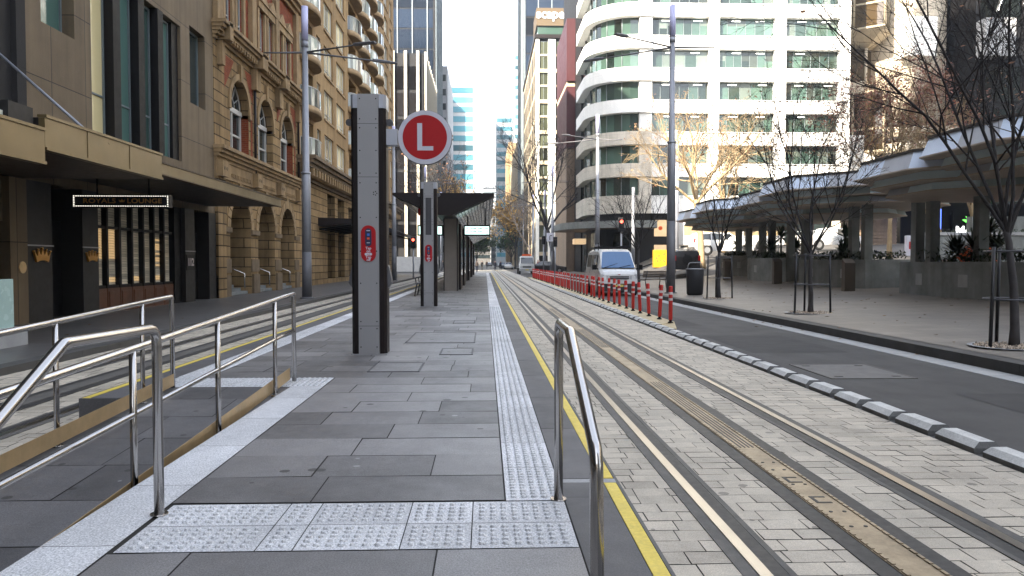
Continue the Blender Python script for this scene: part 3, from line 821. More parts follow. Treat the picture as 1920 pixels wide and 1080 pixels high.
# ---------------------------------------------------------------- building 2: sandstone
B2 = E('sandstone_building', (-14, 35.5, 0), 'old ornate sandstone and red brick building with three tall arches', 'building')
C3 = (32.15, 35.95, 39.75); bays = ((30.0, 34.05), (34.05, 37.85), (37.85, 42.0))
for i, (uc, (u0, u1)) in enumerate(zip(C3, bays)):
    b = MB(); arch_wall(b, PE, u0, u1, .1, 4.72, uc, 2.72, 2.86, .1, 1.3)
    b.build('arcade_bay', M['sand'], B2)
    # voussoirs and impost
    v = MB()
    for k in range(13):
        a0, a1 = math.pi * (k + .06) / 13, math.pi * (k + .94) / 13
        r0, r1 = 1.362, 1.75 + (.12 if k == 6 else 0)
        q = [(uc - r * math.cos(a), 2.86 + r * math.sin(a)) for r, a in ((r0, a0), (r0, a1), (r1, a1), (r1, a0))]
        fr = [PE(x, z, -.045) for x, z in q]; bk = [PE(x, z, 0) for x, z in q]
        v.poly(fr)
        for j in range(4): v.poly([fr[j], fr[(j + 1) % 4], bk[(j + 1) % 4], bk[j]])
    v.build('voussoir_ring', M['sand_p'], B2)
    im = MB()
    for uu in (u0 + .02, u1 - .02):
        pass
    for a0, a1 in ((u0, uc - 1.36), (uc + 1.36, u1)):
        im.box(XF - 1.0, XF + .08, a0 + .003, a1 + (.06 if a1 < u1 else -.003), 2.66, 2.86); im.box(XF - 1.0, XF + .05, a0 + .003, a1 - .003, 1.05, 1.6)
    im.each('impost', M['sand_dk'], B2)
    s = MB()
    for k in range(4): s.box(XF - 1.3 + .28 * k - 1.2, XF - .12, uc - 1.34, uc + 1.34, .1 + .13 * (3 - k), .1 + .13 * (4 - k)) if False else s.box(XF - 2.4, XF - .15 - .3 * k, uc - 1.34, uc + 1.34, .1 + .13 * k, .1 + .13 * (k + 1))
    s.build('steps', M['conc'], B2)
    h = MB(); h.tube(fillet([(XF - .05, uc - .9, .95), (XF - .05, uc - .9, 1.0), (XF - .2, uc + .9, .98), (XF - .2, uc + .9, .5)], .06), .025, 8) if False else h.tube([(XF - 1.5, uc + .6, 1.55), (XF - .05, uc + .6, .98), (XF - .05, uc + .6, .35)], .024, 8)
    h.build('handrail', M['steel'], B2)
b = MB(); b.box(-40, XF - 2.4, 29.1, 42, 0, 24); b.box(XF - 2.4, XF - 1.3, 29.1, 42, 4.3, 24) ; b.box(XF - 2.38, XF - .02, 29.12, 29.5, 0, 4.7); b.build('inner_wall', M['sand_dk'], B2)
b = MB(); b.box(XF - .5, XF + .12, 29.1, 30.0, .1, 4.72); b.box(XF - .5, XF + .02, 29.1, 30.0, 5.9, 9.9); b.build('end_pier', M['sand'], B2)
b = MB()
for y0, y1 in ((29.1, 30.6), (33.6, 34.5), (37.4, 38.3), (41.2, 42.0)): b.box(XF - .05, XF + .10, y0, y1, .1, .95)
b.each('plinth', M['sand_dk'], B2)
b = MB()
b.box(XF - .3, XF + .06, 29.1, 42, 4.722, 5.35); ledge(b, 29.1, 42, 5.35, 5.9, .42, steps=4)
for y in (29.5, 34.05, 37.85, 41.6):
    b.box(XF + .06, XF + .3, y - .35, y + .35, 4.74, 5.34)
for uc in C3:
    y = uc - 1.3
    while y < uc + 1.2: b.box(XF + .06, XF + .11, y, y + .1, 4.86, 5.0); y += .2
b.build('cornice', M['sand_p'], B2)
b = MB()
for y in (29.5, 34.05, 37.85, 41.6):
    for s in (-.13, .13): b.cyl((XF + .3, y + s, 5.05), (XF + .315, y + s, 5.05), .07, n=10)
b.each('roundel', M['sand_dk'], B2)
for i, (uc, (u0, u1)) in enumerate(zip(C3, bays)):
    b = MB(); arch_wall(b, PE, u0, u1, 5.9, 9.9, uc, 2.4, 7.78, 6.0, .5, 0, 1 if i != 1 else 0)
    b.build('upper_bay', [M['sand'], M['redbrick']], B2)
    v = MB()
    pts = [(uc - 1.2 * math.cos(math.pi * k / 16), 7.78 + 1.2 * math.sin(math.pi * k / 16)) for k in range(17)]
    pt2 = [(uc - 1.45 * math.cos(math.pi * k / 16), 7.78 + 1.45 * math.sin(math.pi * k / 16)) for k in range(17)]
    for k in range(16):
        q = [pts[k], pts[k + 1], pt2[k + 1], pt2[k]]
        fr = [PE(x, z, -.07) for x, z in q]; bk = [PE(x, z, 0) for x, z in q]
        v.poly(fr)
        for j in (0, 2): v.poly([fr[j], fr[(j + 1) % 4], bk[(j + 1) % 4], bk[j]])
    v.box(XF - .02, XF + .14, uc - .14, uc + .14, 8.9, 9.6)
    for s in (-1, 1): v.box(XF - .48, XF + .08, *sorted((uc + s * 1.2, uc + s * 1.45)), 7.62, 7.8)
    v.build('arch_moulding', M['sand_p'], B2)
    if i != 1:
        t = MB()
        for s in (-1, 1):
            q = [(uc + s * 1.25, 8.95), (uc + s * 1.85, 8.3), (uc + s * 1.85, 9.6), (uc + s * .7, 9.6)]
            t.poly([PE(x, z, -.012) for x, z in q])
        t.box(XF, XF + .015, uc + 1.5, uc + 1.72, 6.0, 8.3)
        t.each('brick_panel', M['redbrick'], B2)
    # window frame with fanlight
    f = MB(); D = XF - .40
    for y in (uc - 1.17, uc - .04, uc + 1.09): f.box(D, D + .09, y, y + .09, 6.0, 7.78)
    f.box(D, D + .12, uc - 1.2, uc + 1.2, 7.70, 7.9); f.box(D, D + .07, uc - 1.2, uc + 1.2, 6.75, 6.83)
    for k in range(1, 6):
        a = math.pi * k / 6; f.tube([(D + .04, uc - .45 * math.cos(a), 7.9 + .45 * math.sin(a)), (D + .04, uc - 1.15 * math.cos(a), 7.85 + 1.15 * math.sin(a))], .022, 5)
    f.tube([(D + .04, uc - .45 * math.cos(math.pi * k / 10), 7.9 + .45 * math.sin(math.pi * k / 10)) for k in range(11)], .022, 5)
    f.tube([(D + .04, uc - 1.16 * math.cos(math.pi * k / 14), 7.8 + 1.16 * math.sin(math.pi * k / 14)) for k in range(15)], .045, 5)
    w = f.build('arched_window', M['white_frame'], B2)
    g = MB(); g.poly([(D + .01, uc + x, z) for x, z in [(-1.19, 6.0), (1.19, 6.0)] + [(1.19 * math.cos(math.pi * k / 12), 7.78 + 1.19 * math.sin(math.pi * k / 12)) for k in range(13)]]); g.build('pane', M['glass_dk'], w)
b = MB(); ledge(b, 29.1, 42, 9.9, 10.56, .55, steps=5)
y = 29.3
while y < 42: b.box(XF + .12, XF + .34, y, y + .13, 10.02, 10.16); y += .32
for y in (29.6, 33.95, 34.3, 37.75, 38.1, 41.7): b.box(XF, XF + .24, y - .16, y + .16, 9.0, 9.9); b.box(XF, XF + .55, y - .2, y + .2, 9.91, 10.6)
b.build('cornice', M['sand_p'], B2)
wins = [(30.3, 31.1), (31.75, 32.55), (34.85, 35.65), (36.3, 37.1), (38.0, 38.8), (39.4, 40.2)]
b = MB(); wall_grid(b, PE, 29.1, 42, 10.56, 15.2, [(a, c, 10.75, 12.85, .1) for a, c in wins]); wall_grid(b, PE, 29.1, 42, 15.2, 24, [(a, c, 15.9, 18.2, .1) for a, c in wins]); b.build('brick_wall', M['redbrick'], B2)
for a, c in wins:
    for z0, z1 in ((10.6, 12.85), (15.8, 18.2)):
        b = MB()
        b.box(XF + .002, XF + .10, a - .26, a - .001, z0, z1); b.box(XF + .002, XF + .10, c + .001, c + .26, z0, z1); b.box(XF + .002, XF + .16, a - .3, c + .3, z1, z1 + .32)
        ym = (a + c) / 2
        q = [(a - .34, z1 + .32), (c + .34, z1 + .32), (ym, z1 + .85)]
        fr = [PE(x, z, -.22) for x, z in q]; bk = [PE(x, z, 0) for x, z in q]
        b.poly(fr)
        for j in range(3): b.poly([fr[j], fr[(j + 1) % 3], bk[(j + 1) % 3], bk[j]])
        b.build('window_surround', M['sand_p'], B2)
b = MB()
for y in (29.4, 33.75, 37.55, 41.5): b.box(XF + .002, XF + .2, y - .3, y + .3, 10.58, 15.0)
b.each('pilaster', M['sand_p'], B2)
b = MB(); ledge(b, 29.1, 42, 14.6, 15.2, .5, steps=3); b.build('cornice', M['sand_p'], B2)
b = MB(); ledge(b, 29.1, 42, 22.5, 24.2, .8, steps=3); b.build('cornice', M['sand_p'], B2)
for a, c in wins:
    for z0, z1 in ((10.75, 12.85), (15.9, 18.2)): window(B2, 'E', (XF - .06, a, z0), c - a, z1 - z0, 1, 2, 'white_frame', 'glass_dk', .06)
b = MB(); b.tube([(XF + .1, 34.0, 4.8), (XF + .1, 34.0, 9.8)], .06, 8); b.tube([(XF + .1, 41.85, 4.8), (XF + .1, 41.85, 14)], .06, 8); b.each('drainpipe', M['dkbrown'], B2)

# ---------------------------------------------------------------- building 3: ochre hotel with round balconies
B3 = E('balcony_hotel', (-14, 64, 0), 'tall ochre apartment hotel with stacked half round glass balconies', 'building')
NF = 12
cols = [(46.95, 48.0), (49.1, 52.0), (53.15, 56.3), (75.0, 77.2), (78.6, 81.2), (83, 84.6)]
bal = [(57.5, 61.7), (61.75, 66.0), (66.05, 70.6), (70.65, 74.4)]
lb_ = (42.6, 46.4)
holes = []
for k in range(NF):
    for a, c in cols: holes.append((a, c, 7.75 + 2.83 * k, 9.6 + 2.83 * k, .16))
    for a, c in bal + [lb_]: holes.append((a + .5, c - .5, 7.4 + 2.83 * k, 9.6 + 2.83 * k, 1.2))
b = MB(); wall_grid(b, PE, 42.02, 86.5, 7.3, 44, holes)
b.box(-40, XF - 1.2, 42.02, 86.5, 0, 43.9); b.poly([(XF, 86.5, 0), (XF, 86.5, 44), (-40, 86.5, 44), (-40, 86.5, 0)]); b.poly([(XF, 42.02, 44), (XF, 86.5, 44), (-40, 86.5, 44), (-40, 42.02, 44)])
b.poly([(XF, 42.02, 24), (XF, 42.02, 44), (-40, 42.02, 44), (-40, 42.02, 24)])
b.build('wall', M['tan'], B3)
for k in range(NF):
    for j, (a, c) in enumerate(cols):
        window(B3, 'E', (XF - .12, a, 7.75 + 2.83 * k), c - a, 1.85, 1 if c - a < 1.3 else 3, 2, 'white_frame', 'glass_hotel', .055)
b = MB()
for k in range(NF):
    for a, c in cols: b.box(XF + .001, XF + .09, a - .1, c + .1, 7.62 + 2.83 * k, 7.75 + 2.83 * k)
b.each('sill', M['tan_p'], B3)
def balcony(y0, y1, z):
    yc, rr = (y0 + y1) / 2, (y1 - y0) / 2 - .05
    arc = [(XF + .72 * math.sin(math.pi * k / 12), yc - rr * math.cos(math.pi * k / 12)) for k in range(13)]
    s = MB(); s.prism(arc, z - .38, z, smooth=True); o = s.build('balcony', M['tan_p'], B3)
    g = MB()
    for p, q in zip(arc[:-1], arc[1:]):
        sh = lambda P_: (XF + (P_[0] - XF) * .95, yc + (P_[1] - yc) * .95)
        p2, q2 = sh(p), sh(q)
        g.poly([(*p2, z + .03), (*q2, z + .03), (*q2, z + 1.0), (*p2, z + 1.0)], t=rnd.random())
    g.build('balustrade_glass', M['balglass'], o)
    h = MB(); h.tube([(XF + (p[0] - XF) * .95, yc + (p[1] - yc) * .95, z + 1.03) for p in arc], .03, 5)
    for p in arc[::3]: h.tube([(XF + (p[0] - XF) * .95, yc + (p[1] - yc) * .95, z), (XF + (p[0] - XF) * .95, yc + (p[1] - yc) * .95, z + 1.0)], .022, 5)
    h.build('balustrade_rail', M['white_frame'], o)
for k in range(NF):
    for j, (a, c) in enumerate(bal):
        balcony(a, c, 7.4 + 2.83 * k + (0.0 if j % 2 == 0 else .0))
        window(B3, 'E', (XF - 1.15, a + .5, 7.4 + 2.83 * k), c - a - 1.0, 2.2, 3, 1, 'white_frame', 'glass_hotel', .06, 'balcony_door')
    if k < 6:
        balcony(lb_[0], lb_[1], 7.4 + 2.83 * k)
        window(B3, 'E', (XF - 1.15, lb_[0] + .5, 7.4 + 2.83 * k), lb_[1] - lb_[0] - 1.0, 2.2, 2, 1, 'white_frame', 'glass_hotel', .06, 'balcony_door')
b = MB(); hl = [(49.8, 52.3, .4, 5.9, .7), (53.3, 55.8, .4, 5.9, .7), (57.5, 60.5, .4, 5.6, .7), (63, 66.5, .4, 5.6, .7), (69, 73, .4, 5.6, .7), (76, 80, .4, 5.6, .7)]
wall_grid(b, PE, 42.02, 86.5, .1, 6.1, hl); b.build('base_wall', M['sand'], B3)
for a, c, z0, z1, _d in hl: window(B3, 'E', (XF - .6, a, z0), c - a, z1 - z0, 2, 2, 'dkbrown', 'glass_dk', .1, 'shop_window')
b = MB(); ledge(b, 42.05, 86.5, 6.1, 7.3, 1.05, steps=6)
y = 42.4
while y < 86: b.box(XF, XF + .78, y, y + .28, 6.26, 6.66, 1); y += .75
b.build('cornice', [M['sand_dk'], M['sand_p']], B3)
def dark_awning(y0, y1, z0, z1, xo, label):
    t = E('shop_awning', (XF, y0, z0), label, 'awning', 'dark shop awnings')
    pr = [(XF, z0 + .25), (xo, z1), (xo, z1 + .28), (XF, z0 + .75)]
    b = MB(); b.prism(pr, y0, y1, f=lambda x, z, y: (x, y, z)); b.build('canopy_sheet', M['dkbrown'], t)
    b = MB()
    y = y0 + .4
    while y < y1: b.tube([(XF, y, z0 + .05), (xo - .1, y, z1 - .1)], .05, 5); y += 1.6
    b.each('bracket', M['black'], t)
dark_awning(47, 56.5, 3.45, 3.85, -8.15, 'dark flat awning jutting from the hotel base beside the first pylon')
dark_awning(72, 84, 4.4, 3.9, -7.6, 'dark awning sloping down beside the pedestrian signal')

def shear(objs, k=.0347):
    """street bearing: the survey was taken two degrees off the street's own line"""
    for o in objs:
        if o.parent is not None: continue
        if o.type == 'MESH' and o.location.length < 1e-6:
            cx = sum(v.co.x for v in o.data.vertices) / max(len(o.data.vertices), 1)
        else: cx = o.location.x
        o.location.y -= k * cx
for o in set(bpy.data.objects) - _before:
    if o.parent is None: o.location.y += .354 if o.name != 'glass_screen' else .27
# ================================================================ RIGHT BUILDINGS
M['white_clad'] = wallm('white facade cladding', (.80, .79, .76), (.77, .76, .73), (.55, .54, .5), 2.4, 1.4, .008, 0, .6, .06, .06, .3, .15, grain=.02)
M['trav_shade'] = wallm('shaded travertine cladding', (.58, .53, .45), (.53, .485, .41), (.30, .27, .23), 1.3, .7, .01, .5, .65, .25, .25, .35, .3)
M['maroon'] = pm('maroon panel', (.05, .006, .009), .5, var=.15, scale=.6)
M['creamw'] = pm('cream facade', (.42, .35, .24), .7, var=.12, streak=.15)
M['cream_sign'] = pm('shaded cream sign box', (.085, .056, .026), .6, var=.08)  # darker than real cream: the box's shade is put into its colour
M['soft_white'] = pm('white rendered pier', (.82, .80, .74), .6, var=.05)
M['shade_brown'] = pm('brown stone side', (.20, .145, .10), .75, var=.2, streak=.3)
M['glass_green'] = glassm('green office glass', (.036, .064, .052), .05, var=.5, tone=.9)
M['glass_blue'] = glassm('blue tower glass', (.010, .016, .028), .06, tone=.5, spec=.10)
M['glass_pale'] = glassm('pale blue tower glass', (.05, .15, .19), .06, tone=.35, spec=.4)
M['dkwall'] = pm('dark painted wall', (.012, .011, .011), .6, var=.2, spec=.25)
M['shopglow'] = pm('lit shop interior', (.40, .27, .15), .6, var=.3, scale=1.2, emit=.12, ecol=(1, .7, .4))
M['tube_light'] = pm('office ceiling lamp', (.9, .9, .85), .4, var=0, emit=3.0, ecol=(1, .96, .85))
M['concw'] = pm('warm tower concrete', (.50, .43, .33), .75, var=.14, scale=.7, streak=.2)
M['glass_olive'] = glassm('olive tower glass', (.05, .055, .035), .06, tone=.6)
M['bronzeglass'] = glassm('bronze bay glass', (.055, .036, .016), .05, tone=.5)

# ---- white corner building with ribbon windows
W = E('white_office_building', (24, 90, 0), 'large white office block with green ribbon windows and a rounded street corner', 'building')
path = [(11.0, 90.8), (11.0, 88.5), (11.0, 86.3), (11.0, 84.2)]
for k in range(1, 9):
    a = math.pi / 2 * k / 8
    path.append((15.9 - 4.9 * math.cos(a), 84.2 - 4.9 * math.sin(a)))
path += [(17.15, 79.3)]
def offs(p, d):
    out = []
    for i in range(len(p)):
        a = Vector(p[max(i - 1, 0)]); c = Vector(p[min(i + 1, len(p) - 1)])
        t = (c - a).normalized(); n = Vector((t.y, -t.x))        # points into the street
        out.append((p[i][0] - n.x * d, p[i][1] - n.y * d))
    return out
nin = offs(path, -1)
sgn = 1 if nin[0][0] < path[0][0] else -1     # outward is -X at the start
def ring(b, p, z0, z1, d_out, d_in, m=0, sm=True):
    o, i = offs(p, -sgn * d_out), offs(p, sgn * d_in)
    for k in range(len(p) - 1):
        b.poly([(*o[k], z0), (*o[k + 1], z0), (*o[k + 1], z1), (*o[k], z1)], m, sm=sm)
        b.poly([(*o[k], z1), (*o[k + 1], z1), (*i[k + 1], z1), (*i[k], z1)], m)
        b.poly([(*o[k], z0), (*o[k + 1], z0), (*i[k + 1], z0), (*i[k], z0)], m)
    for k in (0, len(p) - 1):
        b.poly([(*o[k], z0), (*o[k], z1), (*i[k], z1), (*i[k], z0)], m)
LV = [8.4 + 3.29 * k for k in range(11)]      # sill heights
WH = 1.93
for k, z in enumerate([LV[0] - 3.29] + LV):
    zt = z + 3.29
    b = MB(); z0 = z + WH; z1 = zt
    if k == 0: z0 = 6.55
    ring(b, path, z0, z1, .28, 1.2)
    b.build('spandrel_band', M['trav_shade'] if z1 < 17 else M['white_clad'], W)  # duller lower bands, white upper ones: the corner's cast shade put into colour
b = MB(); core = offs(path, sgn * .75)
b.prism(core + [(core[-1][0], 80.9), (37.4, 80.9), (37.4, 110), (11.75, 110)], 0, 41)
b.build('inner_core', M['dkwall'], W)
FX = [(17.2, 23.15), (24.2, 30.05), (31.2, 36.85)]
def PS(u, v, d): return (u, 79.3 + d, v)
b = MB(); hs = [(a, c, z, z + WH, .68) for z in LV[:] for a, c in FX]
wall_grid(b, PS, 17.0, 37.95, 6.55, 46, hs)
b.poly([(37.95, 79.3, 0), (37.95, 79.3, 46), (37.95, 112, 46), (37.95, 112, 0)])
b.build('front_wall', M['white_clad'], W)
b = MB(); b.box(12, 37.3, 80.5, 111, 41, 45.9); b.build('roof', M['white_clad'], W)
# slim sill shadow lines proud of the front
b = MB()
for z in LV:
    b.box(17.0, 37.9, 79.2, 79.298, z - .12, z - .02)
b.build('sill_line', M['white_clad'], W)
r = random.Random(3)
for iz, z in enumerate(LV):
    for j, (a, c) in enumerate(FX):
        window(W, 'S', (a, 79.9, z), c - a, WH, (6, 5, 7)[(iz + j) % 3], 1, 'mullion', 'glass_green', .05, var=1 + iz * 3 + j)
    # corner ribbon
    pth = offs(path, sgn * .55)
    g = MB(); f = MB()
    for k in range(len(pth) - 1):
        g.poly([(*pth[k], z), (*pth[k + 1], z), (*pth[k + 1], z + WH), (*pth[k], z + WH)], t=r.random())
    pf = offs(path, sgn * .50)
    for k in range(1, len(pf) - 1, 1 if False else 2):
        f.tube([(*pf[k], z), (*pf[k], z + WH)], .05, 5)
    sp_ = MB(); ring(sp_, [path[-2], ((path[-2][0] + path[-1][0]) / 2, path[-1][1]), path[-1]], z - .01, z + WH + .01, .02, .6); sp_.build('corner_pier', M['trav_shade'] if z < 14 else M['white_clad'], W)  # lower piers take the shaded cladding colour, upper ones the sunlit white
    o = f.build('corner_window', M['mullion'], W); g.build('pane', M['glass_green'], o)
# bay interiors: strip lights seen through the panes, planter greenery on one sill
b = MB()
for z in LV[2:]:
    for a, c in FX:
        for q in range(2):
            x = a + (c - a) * (.22 + .5 * q) + r.uniform(-.3, .3)
            if r.random() < .7: b.box(x, x + .9, 79.935, 79.94, z + WH - .28, z + WH - .23)
b.each('ceiling_lamp', M['tube_light'], W)
b = MB(); ring(b, path[1:], 4.95, 5.65, 3.1, 0.2); b.build('street_canopy', M['conc'], W)
b = MB(); ring(b, path[1:], 4.90, 4.945, 3.0, 0.2); b.build('canopy_soffit', M['soffit_br'], W)
b = MB(); ring(b, path, 0, 6.5, -.5, 1.2); b.box(17.0, 37.3, 80.2, 80.6, 0, 6.55); b.build('ground_floor_wall', M['dkwall'], W)
gp = offs(path, sgn * .42)
for k0, k1, mt, z0, z1 in ((1, 2, 'glass_dk', .4, 4.6), (4, 6, 'glass_dk', .4, 4.6), (8, 10, 'glass_green', .4, 4.4)):
    b = MB()
    for k in range(k0, k1): b.poly([(*gp[k], z0), (*gp[k + 1], z0), (*gp[k + 1], z1), (*gp[k], z1)], t=r.random())
    b.build('shop_window', M[mt], W)
b = MB(); b.box(9.9, 11.2, 85.2, 87, 3.5, 4.1); b.build('lit_fascia', M['shopglow'], W)
for (x0, x1, z0, z1) in ((17.7, 19.0, 1.3, 3.3), (17.7, 19.0, 4.2, 5.9)):
    b = MB(); b.box(x0, x1, 80.1, 80.19, z0, z1); o = b.build('lit_poster', M['shopglow'], W)
    m2 = MB(); m2.tube([((x0 + x1) / 2, 80.09, (z0 + z1) / 2), ((x0 + x1) / 2, 80.06, (z0 + z1) / 2)], .22, 16); m2.build('poster_motif', M['orange'] if z0 > 4 else M['pole_dark'], o)
b = MB()
for x in (19.6, 23.4, 30.1, 36.6): b.box(x, x + .7, 79.4, 80.19, 0, 6.55)
b.each('ground_column', M['trav_shade'], W)
for a, c in ((20.4, 23.3), (24.2, 30.0), (30.9, 36.5)): window(W, 'S', (a, 80.12, 1.6), c - a, 4.0, 3, 1, 'dkbrown', 'glass_dk', .08, 'shop_window')

# ---- dark slot and maroon panel building, sandstone sliver
Nn = E('maroon_panel_building', (13, 104, 0), 'narrow dark building faced with tall maroon panels beside the white block', 'building')
b = MB(); b.box(11.4, 20, 91.5, 112, 0, 60); b.build('dark_wall', M['dkwall'], Nn)
b = MB(); b.box(10.3, 11.39, 97.6, 111, 24.4, 32.2); b.box(10.3, 11.39, 97.6, 111, 16, 23.7); b.each('maroon_panel', M['maroon'], Nn)
b = MB(); b.box(10.35, 11.38, 97.9, 111, 23.71, 24.39); b.build('panel_gap', M['creamw'], Nn)
b = MB(); b.box(10.32, 11.38, 97.8, 113, 0, 15.98); b.build('stone_side', M['shade_brown'], Nn)
# ---- scape building
S_ = E('student_housing_tower', (11, 130, 0), 'slim cream tower with stacked dark windows and a lettered sign box on its roof', 'building')
x0, x1, y0 = 8.4, 13.6, 128
b = MB(); b.box(x0, x1 + 1.5, y0 + .5, y0 + 40, 0, 38.5); b.build('core', M['dkwall'], S_)
b = MB()
for a, c in ((x0, x0 + .55), (x0 + 2.05, x0 + 3.25), (x0 + 4.75, x1 + .4)): b.box(a, c, y0, y0 + .6, 0, 38.4)
b.build('white_pier', M['soft_white'], S_)
b = MB()
for k in range(7):
    z = 3.2 + 5.05 * k
    for a, c in ((x0 + .55, x0 + 2.05), (x0 + 3.25, x0 + 4.75)): b.box(a + .002, c - .002, y0 + .05, y0 + .6, z - .6, z); b.box(a + .002, c - .002, y0 + .2, y0 + .6, z + 2.15, z + 2.45)
b.build('floor_band', M['creamw'], S_)
for k in range(7):
    z = 3.2 + 5.05 * k
    for a, c in ((x0 + .55, x0 + 2.05), (x0 + 3.25, x0 + 4.75)):
        for zz, hh in ((z, 2.15), (z + 2.45, 2.1)): window(S_, 'S', (a, y0 + .3, zz), c - a, hh, 2, 1, 'mullion', 'glass_olive', .06)
b = MB(); b.box(x0 - .25, x1 + .6, y0 - .25, y0 + 40, 38.5, 39.1); b.build('eave', M['dkbrown'], S_)
b = MB(); b.box(x0 + .3, x1, y0 + .4, y0 + 14, 39.1, 40.6); b.build('penthouse', M['glass_green'], S_)
b = MB(); b.box(x0 + .1, x1 - .6, y0 + .1, y0 + 8, 40.6, 43.5); sb = b.build('sign_box', M['cream_sign'], S_)
text_on('lettering', 'scape', 2.1, M['white_sign'], Matrix.Translation(((x0 + x1) / 2 - .2, y0 + .03, 42.45)) @ FACE_CAM, sb, .06, .05)
b = MB()
for k in range(9):
    z = 4 + 4.2 * k
    b.box(x0 - .02, x0 + .3, y0 + .7, y0 + 39, z, z + .7)
for k in range(8): b.box(x0 - .04, x0 + .3, y0 + 2 + 4.6 * k, y0 + 2.5 + 4.6 * k, 0, 38.4)
b.build('side_frame', M['creamw'], S_)
g = MB(); g.box(x0 + .05, x0 + .4, y0 + .7, y0 + 39, 0, 38.4); g.build('side_glass', M['glass_pale'], S_)

# ---- brown bay window tower
T = E('bay_window_tower', (46, 90, 0), 'brown concrete tower with hexagonal bay windows and a huge rounded shaft', 'building')
b = MB()
arc = [(48.9 + 4.9 * math.cos(a), 92 + 5.5 * math.sin(a)) for a in [math.pi + math.pi * k / 20 for k in range(21)]]
b.prism(arc + [(54, 100), (44, 100)], 6, 60, smooth=True); b.build('rounded_shaft', M['concw'], T)
b = MB(); b.box(38.2, 45, 93, 105, 0, 60); b.build('core', M['dkwall'], T)
def hexpts(cx, cy, rx, ry): return [(cx - rx, cy + 1.5), (cx - rx * .98, cy - ry * .35), (cx + .4, cy - ry), (cx + rx * .7, cy - ry * .35), (cx + rx * .85, cy + 1.5), (cx, cy + 3)]
for i, (z0, z1, sc) in enumerate(((27.2, 34.5, 1.0), (13.6, 20.4, 1.02), (36.5, 43.5, 1.0))):
    pts = hexpts(43.0, 90.5, 4.6 * sc, 6.0 * sc)
    g = MB(); g.prism(pts, z0 + .25, z1 - .25); o = g.build('bay_window', M['bronzeglass'], T)
    f = MB()
    for za in (z0, z0 + (z1 - z0) * .36, z1 - .25):
        f.prism([(43.0 + (p[0] - 43.0) * 1.012, 90.5 + (p[1] - 90.5) * 1.012) for p in pts], za, za + .2)
    for a, c in zip(pts[:3], pts[1:4]):
        for k in (0, .5): f.tube([(a[0] + (c[0] - a[0]) * k, a[1] + (c[1] - a[1]) * k, z0 + .2), (a[0] + (c[0] - a[0]) * k, a[1] + (c[1] - a[1]) * k, z1 - .2)], .13, 5)
    f.build('bay_frame', M['creamw'], o)
    u = MB(); lo = hexpts(43.0, 91.5, 2.8, 3.0)
    n = len(pts)
    for k in range(n): u.poly([(*pts[k], z0 - .02), (*pts[(k + 1) % n], z0 - .02), (*lo[(k + 1) % n], z0 - 1.5), (*lo[k], z0 - 1.5)])
    u.poly([(*p, z0 - 1.5) for p in lo]); u.build('bay_underside', M['concw'], o)
for z0, z1 in ((20.5, 25.6), (34.6, 36.4)):
    pts = hexpts(42.6, 91.3, 3.3, 3.6); g = MB(); g.prism(pts, z0, z1); o = g.build('setback_window', M['bronzeglass'], T)
    f = MB(); f.prism([(42.6 + (p[0] - 42.6) * 1.01, 91.3 + (p[1] - 91.3) * 1.01) for p in pts], z0 + .3, z0 + 1.5)
    for p in pts[:4]: f.tube([(*p, z0), (*p, z1)], .16, 5)
    f.build('setback_frame', M['concw'], o)
for z0, z1, xx in ((24.3, 28.6, 48.0), (34, 40, 48.0), (11.5, 15.5, 41.2)):
    b = MB(); b.box(xx - 1.5, xx + 1.9, 85.6, 90, z0, z1)
    b.poly([(xx - 1.5, 85.6, z0 - .01), (xx + 1.9, 85.6, z0 - .01), (xx + 1.2, 90, z0 - 2), (xx - .8, 90, z0 - 2)]); b.build('oriel_block', M['soft_white'], T)
for k in range(5):
    b = MB(); z = 8.2 + 1.75 * k
    arc = [(49 + (9.3 - k * .35) * math.cos(a), 92 + (11 - k * .6) * math.sin(a)) for a in [math.pi + math.pi * q / 20 for q in range(21)]]
    b.prism(arc, z, z + 1.05, smooth=True); b.build('terrace_band', M['concw'], T)
    b = MB(); arc = [(49 + (8.9 - k * .35) * math.cos(a), 92 + (10.4 - k * .6) * math.sin(a)) for a in [math.pi + math.pi * q / 20 for q in range(21)]]
    b.prism(arc, z + 1.05, z + 1.75, smooth=True); b.build('terrace_recess', M['dkwall'], T)
b = MB(); b.box(38.0, 60, 84.6, 100, -1, 8.2); b.build('podium', M['dkwall'], T)

# ---- dark glass building at the right edge, metro podium
D_ = E('dark_glass_building', (56, 75, 0), 'black glazed building at the right edge with one pale cantilevered box', 'building')
b = MB(); b.box(54.2, 95, 86, 110, 9.2, 70); b.build('wall', M['dkwall'], D_)
for k in range(7):
    for j in range(3): window(D_, 'S', (54.6 + 5.2 * j, 85.92, 10.0 + 4.6 * k + (0 if k < 3 else 4.4)), 4.9, 4.0, 2, 1, 'dkbrown', 'glass_dk', .08)
b = MB(); b.box(54.25, 57.6, 84.2, 85.9, 23.9, 28.0); b.build('cantilever_box', M['conc_lt'], D_)
b = MB()
for x, z in ((56.6, 29.3), (59.5, 30.0), (61.2, 26.0)): b.box(x, x + .14, 85.75, 85.8, z, z + 1.3, M=Matrix.Translation((x, 0, z)) @ Matrix.Rotation(R(18), 4, 'Y') @ Matrix.Translation((-x, 0, -z)))
b.each('ceiling_lamp', M['tube_light'], D_)
b = MB(); b.box(30, 80, 69.2, 70.92, 6.9, 9.1); b.build('podium_soffit', M['conc'], D_)
b = MB(); b.box(39, 80, 73, 74, 1, 6.9); b.build('podium_wall', M['black'], D_)
b = MB()
for x in (40, 44.5, 49, 53.5): b.box(x, x + .7, 69.4, 70.2, 1.5, 6.9)
b.each('podium_column', M['conc'], D_)
b = MB(); b.box(33.0, 38.2, 72.2, 72.4, 2.0, 6.6)
